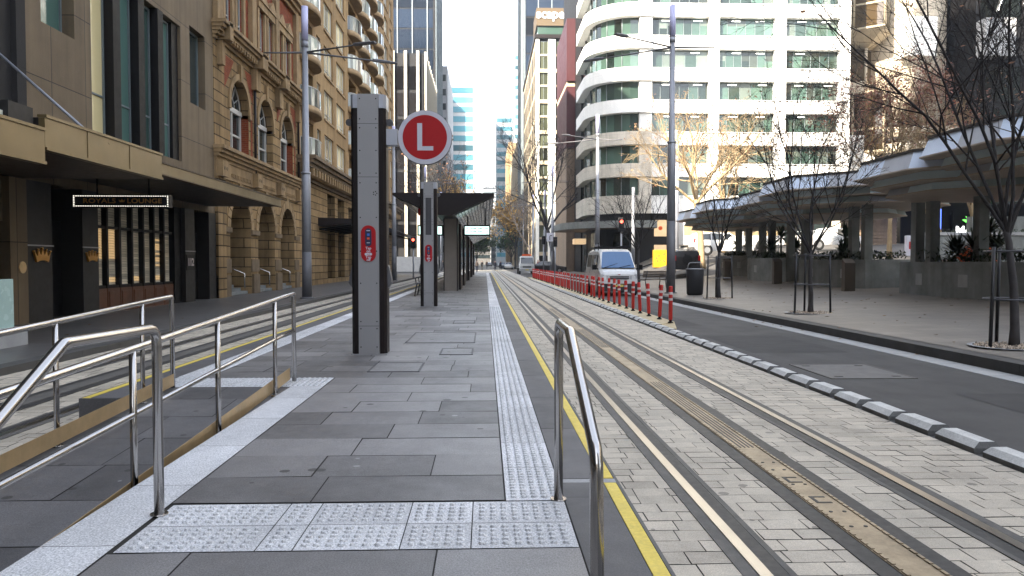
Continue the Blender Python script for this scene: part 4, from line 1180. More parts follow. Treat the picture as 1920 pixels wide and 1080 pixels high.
for k in range(14): b.box(33.0, 38.2, 72.12, 72.2, 2.1 + .32 * k, 2.3 + .32 * k)
b.build('roller_shutter', M['shade_brown'], D_)
sg = MB(); sg.box(43.8, 47.6, 72.6, 72.8, 3.9, 6.2); so = sg.build('shop_sign', M['black'], D_)
text_on('sign_lettering', 'Metro', 1.15, pm('lit sign letters', (.9, .9, .9), .5, var=0, emit=1.0), Matrix.Translation((45.5, 72.58, 4.4)) @ FACE_CAM, so, .03, .015)
lf = MB()
for k in range(5):
    a = R(25 + 32.5 * k); c, s = math.cos(a), math.sin(a)
    lf.poly([(45.5, 72.57, 5.15), (45.5 + .42 * c - .16 * s, 72.57, 5.15 + .42 * s + .16 * c), (45.5 + .95 * c, 72.57, 5.15 + .75 * s), (45.5 + .42 * c + .16 * s, 72.57, 5.15 + .42 * s - .16 * c)])
lf.build('leaf_emblem', pm('lit green leaf emblem', (.12, .75, .08), .5, var=0, emit=.7), so)
pk = MB(); pk.box(39.2, 40.5, 69.0, 69.15, 3.3, 6.2); po = pk.build('parking_sign', pm('blue parking sign', (.03, .06, .35), .4, var=.05, emit=.5, ecol=(.1, .2, .9)), D_)
text_on('sign_lettering', 'P', 1.1, M['white_sign'], Matrix.Translation((39.85, 68.98, 4.0)) @ FACE_CAM, po, .01)
text_on('sign_lettering', '3', .7, M['white_sign'], Matrix.Translation((39.85, 68.98, 5.6)) @ FACE_CAM, po, .01) if False else None

shear([T, D_])
# ================================================================ FAR TOWERS
def tower(name, label, x0, x1, y0, y1, h, wall, glass, fl, band=.55, vert=None, street=None, inset=.12, nbands=None, z0b=4):
    """box tower: solid shell with one glazed ribbon per storey on the camera side and the street side"""
    t = E(name, ((x0 + x1) / 2, (y0 + y1) / 2, 0), label, 'building', None)
    b = MB(); b.box(x0, x1, y0, y1, 0, h); b.build('wall', M[wall], t)
    n = int((h - z0b) / fl)
    for k in range(n):
        z = z0b + fl * k
        g = MB(); g.box(x0 + .4, x1 - .4, y0 - inset, y0 - .01, z, z + fl * band, t=rnd.random())
        if street == 'E': g.box(x1 + .01, x1 + inset, y0 + .4, y1 - .4, z, z + fl * band, t=rnd.random())
        if street == 'W': g.box(x0 - inset, x0 - .01, y0 + .4, y1 - .4, z, z + fl * band, t=rnd.random())
        g.build('window_band', M[glass], t)
    if vert:
        sp, wd, mt, pr = vert
        f = MB(); x = x0
        while x < x1 - .01: f.box(x, min(x + wd, x1), y0 - pr, y0 - inset - .005, 2, h + .3); x += sp
        f.build('fin', M[mt], t)
        if street:
            f = MB(); y = y0 + .2; xa, xb = (x1 + inset + .005, x1 + pr) if street == 'E' else (x0 - pr, x0 - inset - .005)
            while y < y1: f.box(xa, xb, y, y + wd, 2, h + .3); y += sp * 1.5
            f.build('fin', M[mt], t)
    return t
M['pale'] = pm('pale far cladding', (.33, .34, .35), .7, var=.06)
M['fin'] = pm('ivory vertical fin', (.40, .36, .28), .65, var=.08)
M['grey_far'] = pm('grey far concrete', (.34, .34, .35), .75, var=.12)
M['glass_black'] = glassm('black tower glass', (.008, .007, .007), .1, tone=.5, spec=.12)
tower('finned_office_building', 'dark glazed block with ivory vertical fins, behind the round sign', -34, -10.3, 130, 160, 36.4, 'dkwall', 'glass_black', 4.4, .86, (2.05, .48, 'fin', .5), 'E')
tower('black_glass_tower', 'very tall black glass tower rising behind the finned block', -40, -10.45, 162, 190, 95, 'dkwall', 'glass_blue', 4.2, .92, (3.1, .2, 'mullion', .3), 'E')
tower('grey_concrete_tower', 'grey concrete slab between the black glass tower and the teal tower', -28, -9.5, 196, 230, 51, 'grey_far', 'glass_dk', 3.6, .45, (6.2, 2.2, 'grey_far', .4), None)
tower('teal_glass_tower', 'teal glass tower with white storey bands beyond the shelter roof', -16.5, -4.3, 300, 340, 74, 'pale', 'glass_pale', 3.7, .6, None, 'E')
tower('pale_far_tower', 'pale tower left of the teal one, mostly hidden behind it', -26, -15.9, 290, 330, 68, 'pale', 'glass_pale', 3.6, .45)
tower('dark_brick_building', 'dark slim building just before the teal tower', -24, -12.3, 240, 262, 46, 'shade_brown', 'glass_dk', 3.8, .5)
tower('white_banded_tower', 'white tower with blue window bands, right of the gap of sky', 4.9, 15, 350, 390, 72, 'pale', 'glass_pale', 3.8, .5, None, 'W')
tower('pale_stepped_tower', 'tall very pale tower right behind the white banded one', 11.2, 22, 300, 330, 86, 'pale', 'glass_pale', 3.8, .4, None, 'W')
tower('blue_glass_tower', 'very tall dark blue glass tower behind the cream lettered tower', 8.7, 30, 172, 200, 110, 'dkwall', 'glass_blue', 4.0, .9, (3.0, .22, 'mullion', .3), 'W')
M['grey_dk'] = pm('shaded far facade', (.09, .085, .08), .75, var=.15)  # shade of the far street end put into this dark grey
tower('distant_block', 'small pale block at the far end of the street, nearest the shelter roof', -14, -3, 620, 660, 62, 'grey_far', 'glass_dk', 4, .4)
tower('distant_block', 'pale far block in the gap of sky, lower than the white banded tower', -2.5, 9, 700, 740, 74, 'grey_far', 'glass_dk', 4, .4)
tower('low_street_block', 'dark low block closing the far end of the street behind the green tree', -9, 3.2, 470, 500, 25, 'grey_dk', 'glass_dk', 4, .5)
tower('low_street_block', 'brown grey low block at the far end of the street, right of the green tree', 3.4, 16, 440, 470, 32, 'grey_dk', 'glass_dk', 4, .5)
tower('row_building', 'grey row building far along the left side of the street', -30, -7.2, 352, 430, 30, 'grey_dk', 'glass_dk', 4, .5, None, 'E')
tower('row_building', 'grey row building far along the right side of the street', 6.4, 30, 395, 436, 36, 'grey_far', 'glass_dk', 4, .5, None, 'W')
tower('cream_street_building', 'sunlit cream building low in the street, right of the far tracks', 8.9, 20, 205, 260, 34, 'creamw', 'glass_dk', 4, .5, (4, 1.2, 'creamw', .35), 'W')
tower('brown_street_building', 'brown building low on the far left of the street', -30, -9.6, 265, 285, 28, 'shade_brown', 'glass_dk', 4, .5, None, 'E')
tower('ochre_street_building', 'ochre corner building farther down the right footpath', 8.2, 20, 262, 298, 42, 'tan_p', 'glass_dk', 3.6, .5, (3.4, 1, 'tan_p', .35), 'W')

# unseen blocks added behind the viewer and beyond the plaza to cut side light
tower('office_building', 'unseen grey office block on the other side of the street behind the viewer', 9, 34, -140, -24, 46, 'grey_far', 'glass_dk', 3.6, .5, None, 'W')
tower('office_building', 'unseen tan office block closing the street far behind the viewer', -60, 60, -200, -150, 50, 'tan_p', 'glass_dk', 3.6, .5)
tower('office_building', 'pale office block beyond the plaza, outside the picture', 60, 90, -30, 58, 44, 'creamw', 'glass_dk', 3.6, .5, None, 'W')
_before5 = set(bpy.data.objects)
# ================================================================ HANDRAILS
def rail_obj(name, label, group, loc):
    return E(name, loc, label, 'handrail', group)
HG = 'stainless handrails of the ramp'
# near end loops
t = rail_obj('handrail', 'bright stainless end loop standing alone by the yellow line, sloping towards the viewer', HG, (.356, 3.2, PZ))
b = MB(); b.tube(fillet([(.356, 3.71, PZ), (.356, 3.71, 1.172), (.356, 3.22, 1.168), (.356, 2.44, .845), (.356, 2.40, PZ)], .085, 7), .0225, 14); b.build('tube_loop', M['steel'], t)
b = MB()
for y in (3.71, 2.40): b.cyl((.356, y, PZ), (.356, y, PZ + .008), .04, n=16)
b.each('base_flange', M['steel'], t)
t = rail_obj('handrail', 'large stainless end loop in front of the ramp, its post on the pale dotted stones', HG, (-1.5, 3.2, PZ))
b = MB(); b.tube(fillet([(-1.5, 3.55, PZ), (-1.5, 3.55, 1.162), (-1.5, 2.78, 1.172), (-1.5, 2.02, .77), (-1.5, 1.98, PZ)], .085, 7), .0225, 14); b.build('tube_loop', M['steel'], t)
b = MB()
for y in (3.55, 1.98): b.cyl((-1.5, y, PZ), (-1.5, y, PZ + .008), .04, n=16)
b.each('base_flange', M['steel'], t)
def ramp_rail(x, y_end, posts, label, side):
    t = rail_obj('handrail', label, HG, (x, 4, PZ))
    top = lambda y: rz_(y) + .845; mid = lambda y: rz_(y) + .50
    b = MB(); b.tube(fillet([(x, y_end, rz_(y_end) if side < 0 else PZ), (x, y_end, top(y_end)), (x, y_end - .45, top(y_end - .40)), (x, .6, top(.6)), (x, .6, rz_(.6))], .03, 4), .0215, 12); b.build('top_tube', M['steel'], t)
    b = MB(); b.tube([(x, y_end - .02, mid(y_end - .3)), (x, y_end - .45, mid(y_end - .45)), (x, .6, mid(.6))], .0165, 10); b.build('mid_tube', M['steel'], t)
    for y in posts:
        b = MB(); b.cyl((x, y, rz_(y)), (x, y, top(y)), .0185, n=12); b.cyl((x, y, rz_(y)), (x, y, rz_(y) + .008), .036, n=14); b.build('post', M['steel'], t)
    b = MB()
    xo = x + side * .026
    b.poly([(xo, y_end - .05, rz_(y_end) + .135), (xo, .6, rz_(.6) + .135), (xo, .6, rz_(.6) + .025), (xo, y_end - .05, rz_(y_end) + .025)])
    xo2 = xo + side * .006
    b.poly([(xo2, y_end - .05, rz_(y_end) + .135), (xo2, .6, rz_(.6) + .135), (xo2, .6, rz_(.6) + .025), (xo2, y_end - .05, rz_(y_end) + .025)])
    b.poly([(xo, y_end - .05, rz_(y_end) + .135), (xo2, y_end - .05, rz_(y_end) + .135), (xo2, .6, rz_(.6) + .135), (xo, .6, rz_(.6) + .135)])
    b.poly([(xo, y_end - .05, rz_(y_end) + .135), (xo2, y_end - .05, rz_(y_end) + .135), (xo2, y_end - .05, rz_(y_end) + .025), (xo, y_end - .05, rz_(y_end) + .025)])
    b.build('kick_plate', M['bronze'], t)
ramp_rail(-1.85, 7.47, (6.8, 5.36, 4.08, 2.7, 1.4), 'long stainless handrail along the platform side of the ramp, with a bronze kick plate', -1)
ramp_rail(-2.90, 7.2, (6.58, 5.27, 3.9, 2.6, 1.3), 'long stainless handrail along the far side of the ramp, beside the second track', 1)

# ================================================================ PYLONS AND SHELTER
def pylon_tree():
    t = E('platform_pylon', (0, 0, 0))
    b = MB()
    b.box(-.1285, .1285, -.185, .185, .012, 3.25)
    for z in (.36, 2.22, 2.88): b.box(-.128, .128, -.1865, -.184, z, z + .007, 1)
    fp = b
    for s in (-1, 1):
        b = MB(); ol = [(s * .131, -.16), (s * .185, -.16), (s * .2175, -.12), (s * .2175, .12), (s * .185, .16), (s * .131, .16)]
        b.prism(ol, .012, 3.08); b.build('side_cladding', M['dkbrown'], t)
        b = MB(); ol = [(s * .131, -.165), (s * .188, -.165), (s * .2205, -.122), (s * .2205, .122), (s * .188, .165), (s * .131, .165)]
        b.prism(ol, 3.082, 3.248); b.build('side_cap', M['cap_metal'], t)
        b = MB(); b.prism([(s * .2185, .83), (s * .27, .90), (s * .262, .97), (s * .235, 1.10), (s * .2185, 1.13)], -.06, .10, f=lambda x, z, y: (x, y, z)); b.build('speaker_scoop', M['pole_dark'], t)
        b = MB(); b.tube([(s * .2175, -.02, 2.93), (s * .25, -.03, 2.93)], .03, 8); b.tube([(s * .25, -.075, 2.915), (s * .25, .06, 2.935)], .045, 10); b.build('camera', M['pole_dark'], t)
    b = fp
    for z in (.10, .33, .42, .9, 1.30, 1.72, 2.15, 2.27, 2.55, 2.83, 2.94, 3.19):
        for s in (-1, 1): b.cyl((s * .10, -.1855, z), (s * .10, -.192, z), .008, n=7, m=2)
    fp.build('front_plate', [M['steel_dull'], M['pole_dark'], M['black']], t)
    b = MB(); b.box(-.225, .225, -.19, .19, 0, .011); b.build('base_plate', M['steel_dull'], t)
    # tap on capsule
    b = MB(); n = 12; rr = .092; z0, z1 = 1.26, 1.53
    ol = [(rr * math.cos(math.pi * k / n), z1 + rr * math.sin(math.pi * k / n)) for k in range(n + 1)] + [(-rr * math.cos(math.pi * k / n), z0 - rr * math.sin(math.pi * k / n)) for k in range(n + 1)]
    b.prism(ol, -.197, -.1855, f=lambda x, z, y: (x, y, z)); cp = b.build('tap_panel', M['red'], t)
    b = MB(); r2 = .04; ol = [(r2 * math.cos(math.pi * k / n), 1.545 + r2 * math.sin(math.pi * k / n)) for k in range(n + 1)] + [(-r2 * math.cos(math.pi * k / n), 1.40 - r2 * math.sin(math.pi * k / n)) for k in range(n + 1)]
    b.prism(ol, -.1995, -.1972, f=lambda x, z, y: (x, y, z)); b.build('card_window', pm('navy sign print', (.015, .02, .07), .4, var=.05), cp)
    b = MB(); b.box(-.022, .022, -.201, -.1997, 1.55, 1.562); b.box(-.02, .02, -.201, -.1997, 1.40, 1.408); b.build('card_print', M['white_sign'], cp)
    b = MB(); b.box(-.016, .016, -.201, -.1997, 1.49, 1.52); b.build('card_print', pm('blue sign print', (.05, .16, .6), .4, var=.05), cp)
    b = MB(); b.box(-.016, .016, -.201, -.1997, 1.445, 1.47); b.build('card_print', M['orange'], cp)
    for tx, z in (('Tap', 1.336), ('on', 1.30), ('Tap', 1.225), ('off', 1.19)):
        text_on('lettering', tx, .046, M['white_sign'], Matrix.Translation((0, -.1985, z)) @ FACE_CAM, cp, .0015, .001)
    b = MB(); ol = [(.03 + .016 * math.sin(math.pi * k / 6), 1.263 - .016 * math.cos(math.pi * k / 6)) for k in range(7)] + [(-.03 - .016 * math.sin(math.pi * k / 6), 1.263 + .016 * math.cos(math.pi * k / 6)) for k in range(7)]
    b.prism(ol, -.2005, -.1972, f=lambda x, z, y: (x, y, z)); b.build('pill_mark', M['white_sign'], cp)
    text_on('lettering', 'and', .026, M['red'], Matrix.Translation((0, -.2012, 1.263)) @ FACE_CAM, cp, .0008)
    return t
P0 = pylon_tree(); P0.location = (-1.457, 9.84, PZ)
tag(P0, 'tall grey and brown tap-on pylon nearest the camera, carrying the round red sign', 'pylon', 'tap-on pylons on the platform')
# small vent rosette on the first pylon
P1 = dup_to(P0, (-1.478, 20.29, PZ), 'second grey and brown pylon, with a dark vertical grille, just before the shelter', 'tap-on pylons on the platform')
b = MB()
for k in range(5): 
    a = 2 * math.pi * k / 5; b.cyl((.085 + .022 * math.cos(a), -.1855, 2.02 + .022 * math.sin(a)), (.085 + .022 * math.cos(a), -.19, 2.02 + .022 * math.sin(a)), .0075, n=8)
b.build('speaker_rosette', M['black'], None); o = bpy.data.objects['speaker_rosette']; o.parent = P0
b = MB(); b.box(-.075, .075, -.188, -.1856, 1.88, 2.84, 1); 
for k in range(5): b.box(-.07 + .031 * k, -.054 + .031 * k, -.192, -.1882, 1.89, 2.83, 0)
b.build('grille', [M['pole_dark'], M['black']], None); o = bpy.data.objects['grille']; o.parent = P1
P2 = dup_to(P0, (-1.478, 62, PZ), 'small far pylon with a red panel at the far end of the shelter', 'tap-on pylons on the platform')
# roundel
S = E('round_sign', (-.757, 9.8, 3.03), 'big round red sign with a white rim and a white letter L', 'sign')
b = MB(); b.cyl((-.757, 9.73, 3.03), (-.757, 9.83, 3.03), .336, n=64); b.build('rim', M['white_sign'], S)
b = MB(); b.tube([(-.757, 9.7275, 3.03), (-.757, 9.7295, 3.03)], .278, 64); b.build('red_disc', M['red'], S)
b = MB(); b.tube([(-.757, 9.745, 3.03), (-.757, 9.815, 3.03)], .341, 64); b.build('rim_edge', M['pole_dark'], S)
b = MB(); b.poly([(-.757 + x, 9.7255, 3.03 + z) for x, z in ((-.095, -.165), (.105, -.165), (.105, -.112), (-.033, -.112), (-.033, .175), (-.095, .175))]); b.build('letter', M['white_sign'], S)
b = MB(); b.box(-1.238, -1.10, 9.72, 9.86, 2.93, 3.13); b.tube([(-1.10, 9.79, 3.03), (-1.06, 9.79, 3.03)], .04, 10); b.build('bracket_box', M['cap_metal'], S)

SH = E('tram_shelter', (-1.55, 50, PZ), 'dark tram stop shelter with a folded wing roof over the platform', 'shelter')
Y0, Y1 = 29.0, 74.0
b = MB(); pr = [(-3.48, 3.98), (-1.75, 3.24), (-1.25, 3.24), (.34, 3.98), (.34, 4.07), (-3.48, 4.07)]
b.prism(pr, Y0, Y1, f=lambda x, z, y: (x, y, z)); b.build('roof', M['dkbrown'], SH)
b = MB()
k = 0; y = Y0 + .3
while y < Y1 - .5:
    for xa, za, xb, zb in ((-1.15, 3.265, .30, 3.94), (-1.85, 3.265, -3.42, 3.94)):
        n = 12
        for q in range(n):
            s0, s1 = q / n + .008, (q + 1) / n - .008
            P_ = lambda s, yy: (xa + (xb - xa) * s, yy, za + (zb - za) * s - .028)
            b.poly([P_(s0, y), P_(s1, y), P_(s1, y + 2.85), P_(s0, y + 2.85)], 0, rnd.random())
    y += 2.95
b.build('soffit_slats', pm('glossy shelter soffit', (.20, .20, .20), .25, .55, var=.15, tone=.5, spec=.7), SH)
for i in range(8):
    y = 31.4 + 5.6 * i
    b = MB(); b.box(-1.66, -1.16, y, y + .5, PZ, 3.26); c = b.build('column', pm('shelter column panel', (.20, .175, .15), .55, var=.15) if i == 0 else bpy.data.materials['shelter column panel'], SH)
    b = MB(); b.box(-1.70, -1.662, y - .02, y + .52, PZ, 3.26); b.box(-1.158, -1.12, y - .02, y + .52, PZ, 3.26); b.build('column_edge', M['dkbrown'], c)
    if i % 2 == 1 or i == 0:
        b = MB(); b.box(-1.14, -1.04, y + 1.4, y + 3.6, PZ, 3.1); pn = b.build('wall_panel', M['dkbrown'], SH)
        b = MB(); b.box(-1.04, -1.03, y + 1.5, y + 3.5, PZ + .6, 2.6); b.build('glass_insert', M['glass_dk'], pn)
b = MB(); b.box(-1.62, -1.2, 33.5, 72, 2.9, 3.2); b.build('spine_beam', M['dkbrown'], SH)
D = E('departure_display', (-.35, 33, 2.6), 'lit departure board with dark frame hanging under the shelter roof', 'display')
b = MB(); b.box(-.93, .22, 33.0, 33.16, 2.60, 3.06); b.build('housing', M['black'], D)
b = MB(); b.box(-.87, .16, 32.99, 32.998, 2.66, 3.0); sc_ = b.build('screen', pm('lit screen', (.45, .62, .58), .3, var=.03, emit=.35, ecol=(.6, .9, .82)), D)
dk = pm('screen text', (.02, .05, .06), .4, var=0)
for tx, x, z, al in (('L2', -.83, 2.92, 'LEFT'), ('Circular Quay', -.68, 2.92, 'LEFT'), ('2 min', .13, 2.92, 'RIGHT'), ('L3', -.83, 2.80, 'LEFT'), ('Circular Quay', -.68, 2.80, 'LEFT'), ('6', .13, 2.80, 'RIGHT'), ('12', .13, 2.70, 'RIGHT')):
    text_on('lettering', tx, .095, dk, Matrix.Translation((x, 32.985, z)) @ FACE_CAM, sc_, .002, .003, align=al)
b = MB(); b.tube([(-.75, 33.08, 3.06), (-.75, 33.08, 3.5)], .03, 6); b.tube([(0, 33.08, 3.06), (0, 33.08, 3.8)], .03, 6); b.build('hanger', M['black'], D)
D2 = E('departure_display', (-2.6, 33, 2.6), 'small lit board under the far wing of the shelter roof, half hidden by a pylon', 'display')
b = MB(); b.box(-2.9, -1.8, 33.0, 33.16, 2.60, 3.06); b.build('housing', M['black'], D2)
b = MB(); b.box(-2.84, -1.86, 32.99, 32.998, 2.66, 3.0); b.build('screen', bpy.data.materials['lit screen'], D2)
RS = E('stop_name_sign', (-2.2, 30, 3.3), 'red and white stop name box hanging under the shelter roof behind the second pylon', 'sign')
b = MB(); b.box(-2.62, -2.35, 30.2, 30.3, 3.30, 3.66); b.box(-1.78, -1.62, 30.2, 30.3, 3.30, 3.66); b.build('red_end', M['red'], RS)
b = MB(); b.box(-2.35, -1.78, 30.2, 30.3, 3.32, 3.64); b.build('white_face', M['white_sign'], RS)
def bench(name, label, loc, rz, group=None, timber=True):
    t = E(name, (0, 0, 0), label, 'bench', group)
    for k in range(4): 
        b = MB(); b.box(-.8, .8, -.24 + .125 * k, -.14 + .125 * k, .43, .46); b.build('seat_slat', M['pole_dark'] if not timber else M['wood_grey'], t)
    for k in range(3):
        b = MB(); y = .27 + .03 * k; b.box(-.8, .8, y, y + .03, .55 + .11 * k, .64 + .11 * k); b.build('back_slat', M['pole_dark'] if not timber else M['wood_grey'], t)
    for x in (-.6, .6):
        b = MB(); b.tube(fillet([(x, -.28, 0), (x, -.2, .43), (x, .24, .42), (x, .38, .88)], .05, 4), .022, 6); b.tube([(x, .2, .42), (x, .30, 0)], .022, 6)
        b.tube(fillet([(x, -.22, .43), (x, -.26, .64), (x, .29, .64)], .06, 4), .018, 6); b.build('leg', M['blackmetal'], t)
    t.location = loc; t.rotation_euler = (0, 0, rz)
    return t
M['wood_grey'] = pm('weathered slats', (.10, .075, .06), .6, var=.25, scale=4, obj=True)
bench('bench', 'small slatted bench on the platform between the second pylon and the shelter', (-2.15, 27, PZ), R(-90), timber=False)
bench('bench', 'slatted bench with dark curved arms at the kerb, right of the white van', (8.1, 37.2, .19), R(205))

# ================================================================ LAMP POSTS
def lamp_post(loc, H, arms, label, dark=2.6, mid=.47):
    t = E('lamp_post', (0, 0, 0), label, 'lamp post', 'tall grey lamp posts along the tram street')
    h0, h1 = dark, dark + (H - dark) * mid * .75
    b = MB(); b.cyl((0, 0, 0), (0, 0, h0), .185, .175, 20); b.cyl((0, 0, 0), (0, 0, .05), .27, .25, 20); b.build('base_sleeve', M['pole_dark'], t)
    b = MB(); b.tube([(0, 0, h0), (0, 0, h1 - .06), (0, 0, h1), (0, 0, H - 1.25)], [.172, .165, .13, .105], 20); b.build('shaft', M['pole'], t)
    b = MB(); b.cyl((0, 0, h1 - .1), (0, 0, h1 - .02), .185, .18, 20); b.cyl((0, 0, H - 1.5), (0, 0, H - 1.3), .13, .13, 16); b.build('collar', M['pole'], t)
    b = MB(); b.cyl((0, 0, H - 1.25), (0, 0, H), .125, .125, 16); b.build('light_box', M['pole_light'], t)
    for dx, dy, dz, head in arms:
        L = math.hypot(dx, dy); u = (dx / L, dy / L)
        b = MB(); b.tube([(0, 0, H - 1.7), (dx * .75, dy * .75, H - 1.7 + dz * .75), (dx, dy, H - 1.7 + dz)], [.04, .03, .028], 8); a = b.build('arm', M['pole_dark'], t)
        if head:
            b = MB(); hd = head
            p0 = Vector((dx, dy, H - 1.7 + dz)); dirv = Vector((u[0], u[1], 0))
            n = Vector((-u[1], u[0], 0))
            sec = [(-.1, -.03), (.1, -.03), (.11, .03), (.05, .07), (-.05, .07), (-.11, .03)]
            A_ = [p0 - dirv * .15 + n * x * .6 + Vector((0, 0, z)) for x, z in sec]; B_ = [p0 + dirv * .1 + n * x + Vector((0, 0, z)) for x, z in sec]; C_ = [p0 + dirv * hd + n * x * .9 + Vector((0, 0, z * .7)) for x, z in sec]
            for q in range(6):
                q2 = (q + 1) % 6
                b.poly([A_[q], A_[q2], B_[q2], B_[q]]); b.poly([B_[q], B_[q2], C_[q2], C_[q]])
            b.poly(A_); b.poly(C_); b.build('lamp_head', M['pole_dark'], a)
    t.location = loc
    return t
LA = [(2.1, -.9, .06, .75), (2.5, 1.2, .02, .8), (-1.5, -.1, -.05, 0)]
RA = [(-2.2, -1.3, .05, .5), (-2.7, 1.9, .0, .8), (1.7, -.2, -.05, 0)]
lamp_post((-6.73, 29.0, .10), 10.9, LA, 'tall grey lamp post before the sandstone building, with two arms and an opal top', 1.75, .44)
lamp_post((-6.75, 57, .10), 11.4, LA, 'pale lamp post just right of the first pylon, below the red roundel')
lamp_post((-6.75, 87, .10), 12.1, LA, 'lamp post whose opal top shows above the second pylon')
lamp_post((-6.75, 118, .10), 12.1, LA, 'far lamp post hidden low behind the shelter roof')
lamp_post((7.72, 32.0, .17), 11.85, RA, 'thick grey lamp post at the plaza kerb right of the bench, biggest of all', 3.0, .5)
lamp_post((7.82, 53.8, .12), 11.6, RA, 'grey lamp post rising behind the white van')
lamp_post((7.6, 87, .15), 12.2, RA, 'lamp post by the traffic lights, before the cream lettered tower')
lamp_post((7.6, 98, .15), 10.5, RA, 'thinner lamp post just left of the traffic lights, wrapped by bare branches')
lamp_post((7.6, 122, .15), 12.0, RA, 'small lamp post near the far tow truck')
lamp_post((7.5, 152, .15), 12.0, RA, 'smallest lamp post on the right footpath, beyond the tow truck')
b = MB(); b.tube([(0, 0, 0), (0, 0, 12.4)], [.3, .24], 14)
o = b.build('plain_pole', M['cap_metal'], None, loc=(17.3, 70, 1.0)); tag(o, 'plain white pole behind the thick lamp post, lit by the sun', 'pole')
b = MB(); b.tube([(0, 0, 0), (0, 0, 7.2)], [.15, .13], 12)
o = b.build('plain_pole', M['pole'], None, loc=(11.9, 62, .3)); tag(o, 'short plain grey pole right of the white van, before the shop windows', 'pole')

# signals
M['red_lit'] = pm('lit red lamp', (.9, .08, .05), .4, var=0, emit=1.4, ecol=(1, .07, .04)); M['lens_off'] = pm('dark lens', (.03, .012, .01), .3)
def signal(loc, label, h=3.3, red=True, ped=True):
    t = E('traffic_signal', (0, 0, 0), label, 'traffic light', None)
    b = MB(); b.cyl((0, 0, 0), (0, 0, h - .9), .07, n=10); b.build('pole', M['pole'], t)
    b = MB(); b.box(-.19, .19, -.14, .14, h - .95, h); bx_ = b.build('housing', M['black'], t)
    f = MB(); f.box(-.22, .22, .0, .02, h - .99, h + .04); f.build('backing_board', M['pole_dark'], bx_)
    l = MB()
    lit = M['red_lit'] if red else M['lens_off']
    l.cyl((0, -.141, h - .25), (0, -.15, h - .25), .12, n=14); l.build('signal_lens', lit, bx_)
    v = MB(); v.tube([(-.13, -.15, h - .22), (-.1, -.28, h - .12), (.1, -.28, h - .12), (.13, -.15, h - .22)], .02, 5); v.build('visor', M['black'], bx_)
    t.location = loc
    return t
signal((-6.2, 66.5, .1), 'pedestrian signal showing red on a slim pole beside the second pylon', 3.55)
signal((7.2, 79, .15), 'black traffic light by the kerb left of the white corner block', 3.9, False)
signal((6.9, 91, .15), 'traffic light with a dark backing board near the tow truck', 4.4, False)
signal((10.3, 58, .2), 'traffic light glowing red among bare twigs right of the van', 4.6)
def street_sign(loc, h, label, w, hh, mat, txt=None, tm=None):
    t = E('street_sign', (0, 0, 0), label, 'sign')
    b = MB(); b.cyl((0, 0, 0), (0, 0, h), .03, n=8); b.build('pole', M['pole'], t)
    b = MB(); b.box(-w / 2, w / 2, -.05, -.035, h - hh, h); pl = b.build('plate', mat, t)
    if txt: text_on('lettering', txt, hh * .7, tm, Matrix.Translation((0, -.052, h - hh / 2)) @ FACE_CAM, pl, .002)
    t.location = loc
    return t
ar = street_sign((7.25, 86, .15), 4.6, 'white no-turn style sign board on the pole by the traffic lights', .8, .95, M['white_sign'])
m2 = MB(); m2.tube(fillet([(-.05, -.055, 3.8), (-.05, -.055, 4.3), (.2, -.055, 4.3)], .1, 4), .04, 6); o = m2.build('arrow_mark', M['black'], None); o.parent = ar
street_sign((19.8, 52, 1.25), 3.4, 'white and red parking sign between canopy columns', .62, .8, M['white_sign'], 'P', M['red'])
street_sign((30, 57, 2.3), 3.6, 'pale blue-white notice plate on a thin pole above the parked ute', .8, .55, M['white_sign'])

# ================================================================ BOLLARDS
def bollard_tree():
    t = E('flexible_bollard', (0, 0, 0))
    b = MB(); b.tube([(0, 0, .06), (0, 0, .10), (0, 0, .83), (0, 0, .86)], [.03, .047, .047, .04], 12); b.build('post', M['bollard'], t)
    b = MB(); b.cyl((0, 0, 0), (0, 0, .03), .07, .055, 12); b.cyl((0, 0, .03), (0, 0, .10), .032, .035, 10); b.build('base', M['black'], t)
    for z in (.52, .66): 
        b = MB(); b.cyl((0, 0, z), (0, 0, z + .058), .0485, n=12, caps=False); b.build('reflective_band', M['reflect'], t)
    return t
B0 = bollard_tree()
y = 17.75
BG = 'red flexible bollards beside the track'
for i in range(47):
    if i < 12: lb = 'red flexible bollard with two white bands, %s from the near end of the row' % ORD[i]
    else: lb = 'red flexible bollard in the tightly bunched far part of the row beside the track'
    p = (4.3 + rnd.uniform(-.02, .02), y, .05)
    if i == 0:
        B0.location = p; tag(B0, lb, 'bollard', BG)
    else:
        q = dup_to(B0, p, lb, BG); q.rotation_euler = (rnd.uniform(-.05, .05), rnd.uniform(-.05, .05), 0)
    y += 1.12

# ================================================================ PLAZA FURNITURE
def bin_(loc, label):
    t = E('litter_bin', (0, 0, 0), label, 'bin')
    b = MB(); b.tube([(0, 0, .04), (0, 0, .98), (0, 0, 1.0)], [.31, .34, .33], 28); b.build('body', pm('charcoal bin', (.03, .03, .034), .55, var=.15), t)
    b = MB(); b.tube([(.33 * math.cos(2 * math.pi * k / 24), .33 * math.sin(2 * math.pi * k / 24), 1.01) for k in range(25)], .025, 6); b.tube(fillet([(-.3, 0, 1.0), (-.24, 0, 1.26), (.24, 0, 1.26), (.3, 0, 1.0)], .12, 5), .018, 6); b.build('rim_handle', M['steel_dull'], t)
    b = MB(); b.cyl((0, 0, 0), (0, 0, .04), .28, n=20); b.build('foot', M['black'], t)
    t.location = loc; return t
bin_((8.15, 29.9, gz(8.15, 29.9)), 'dark cylindrical litter bin with a wire handle at the plaza kerb')
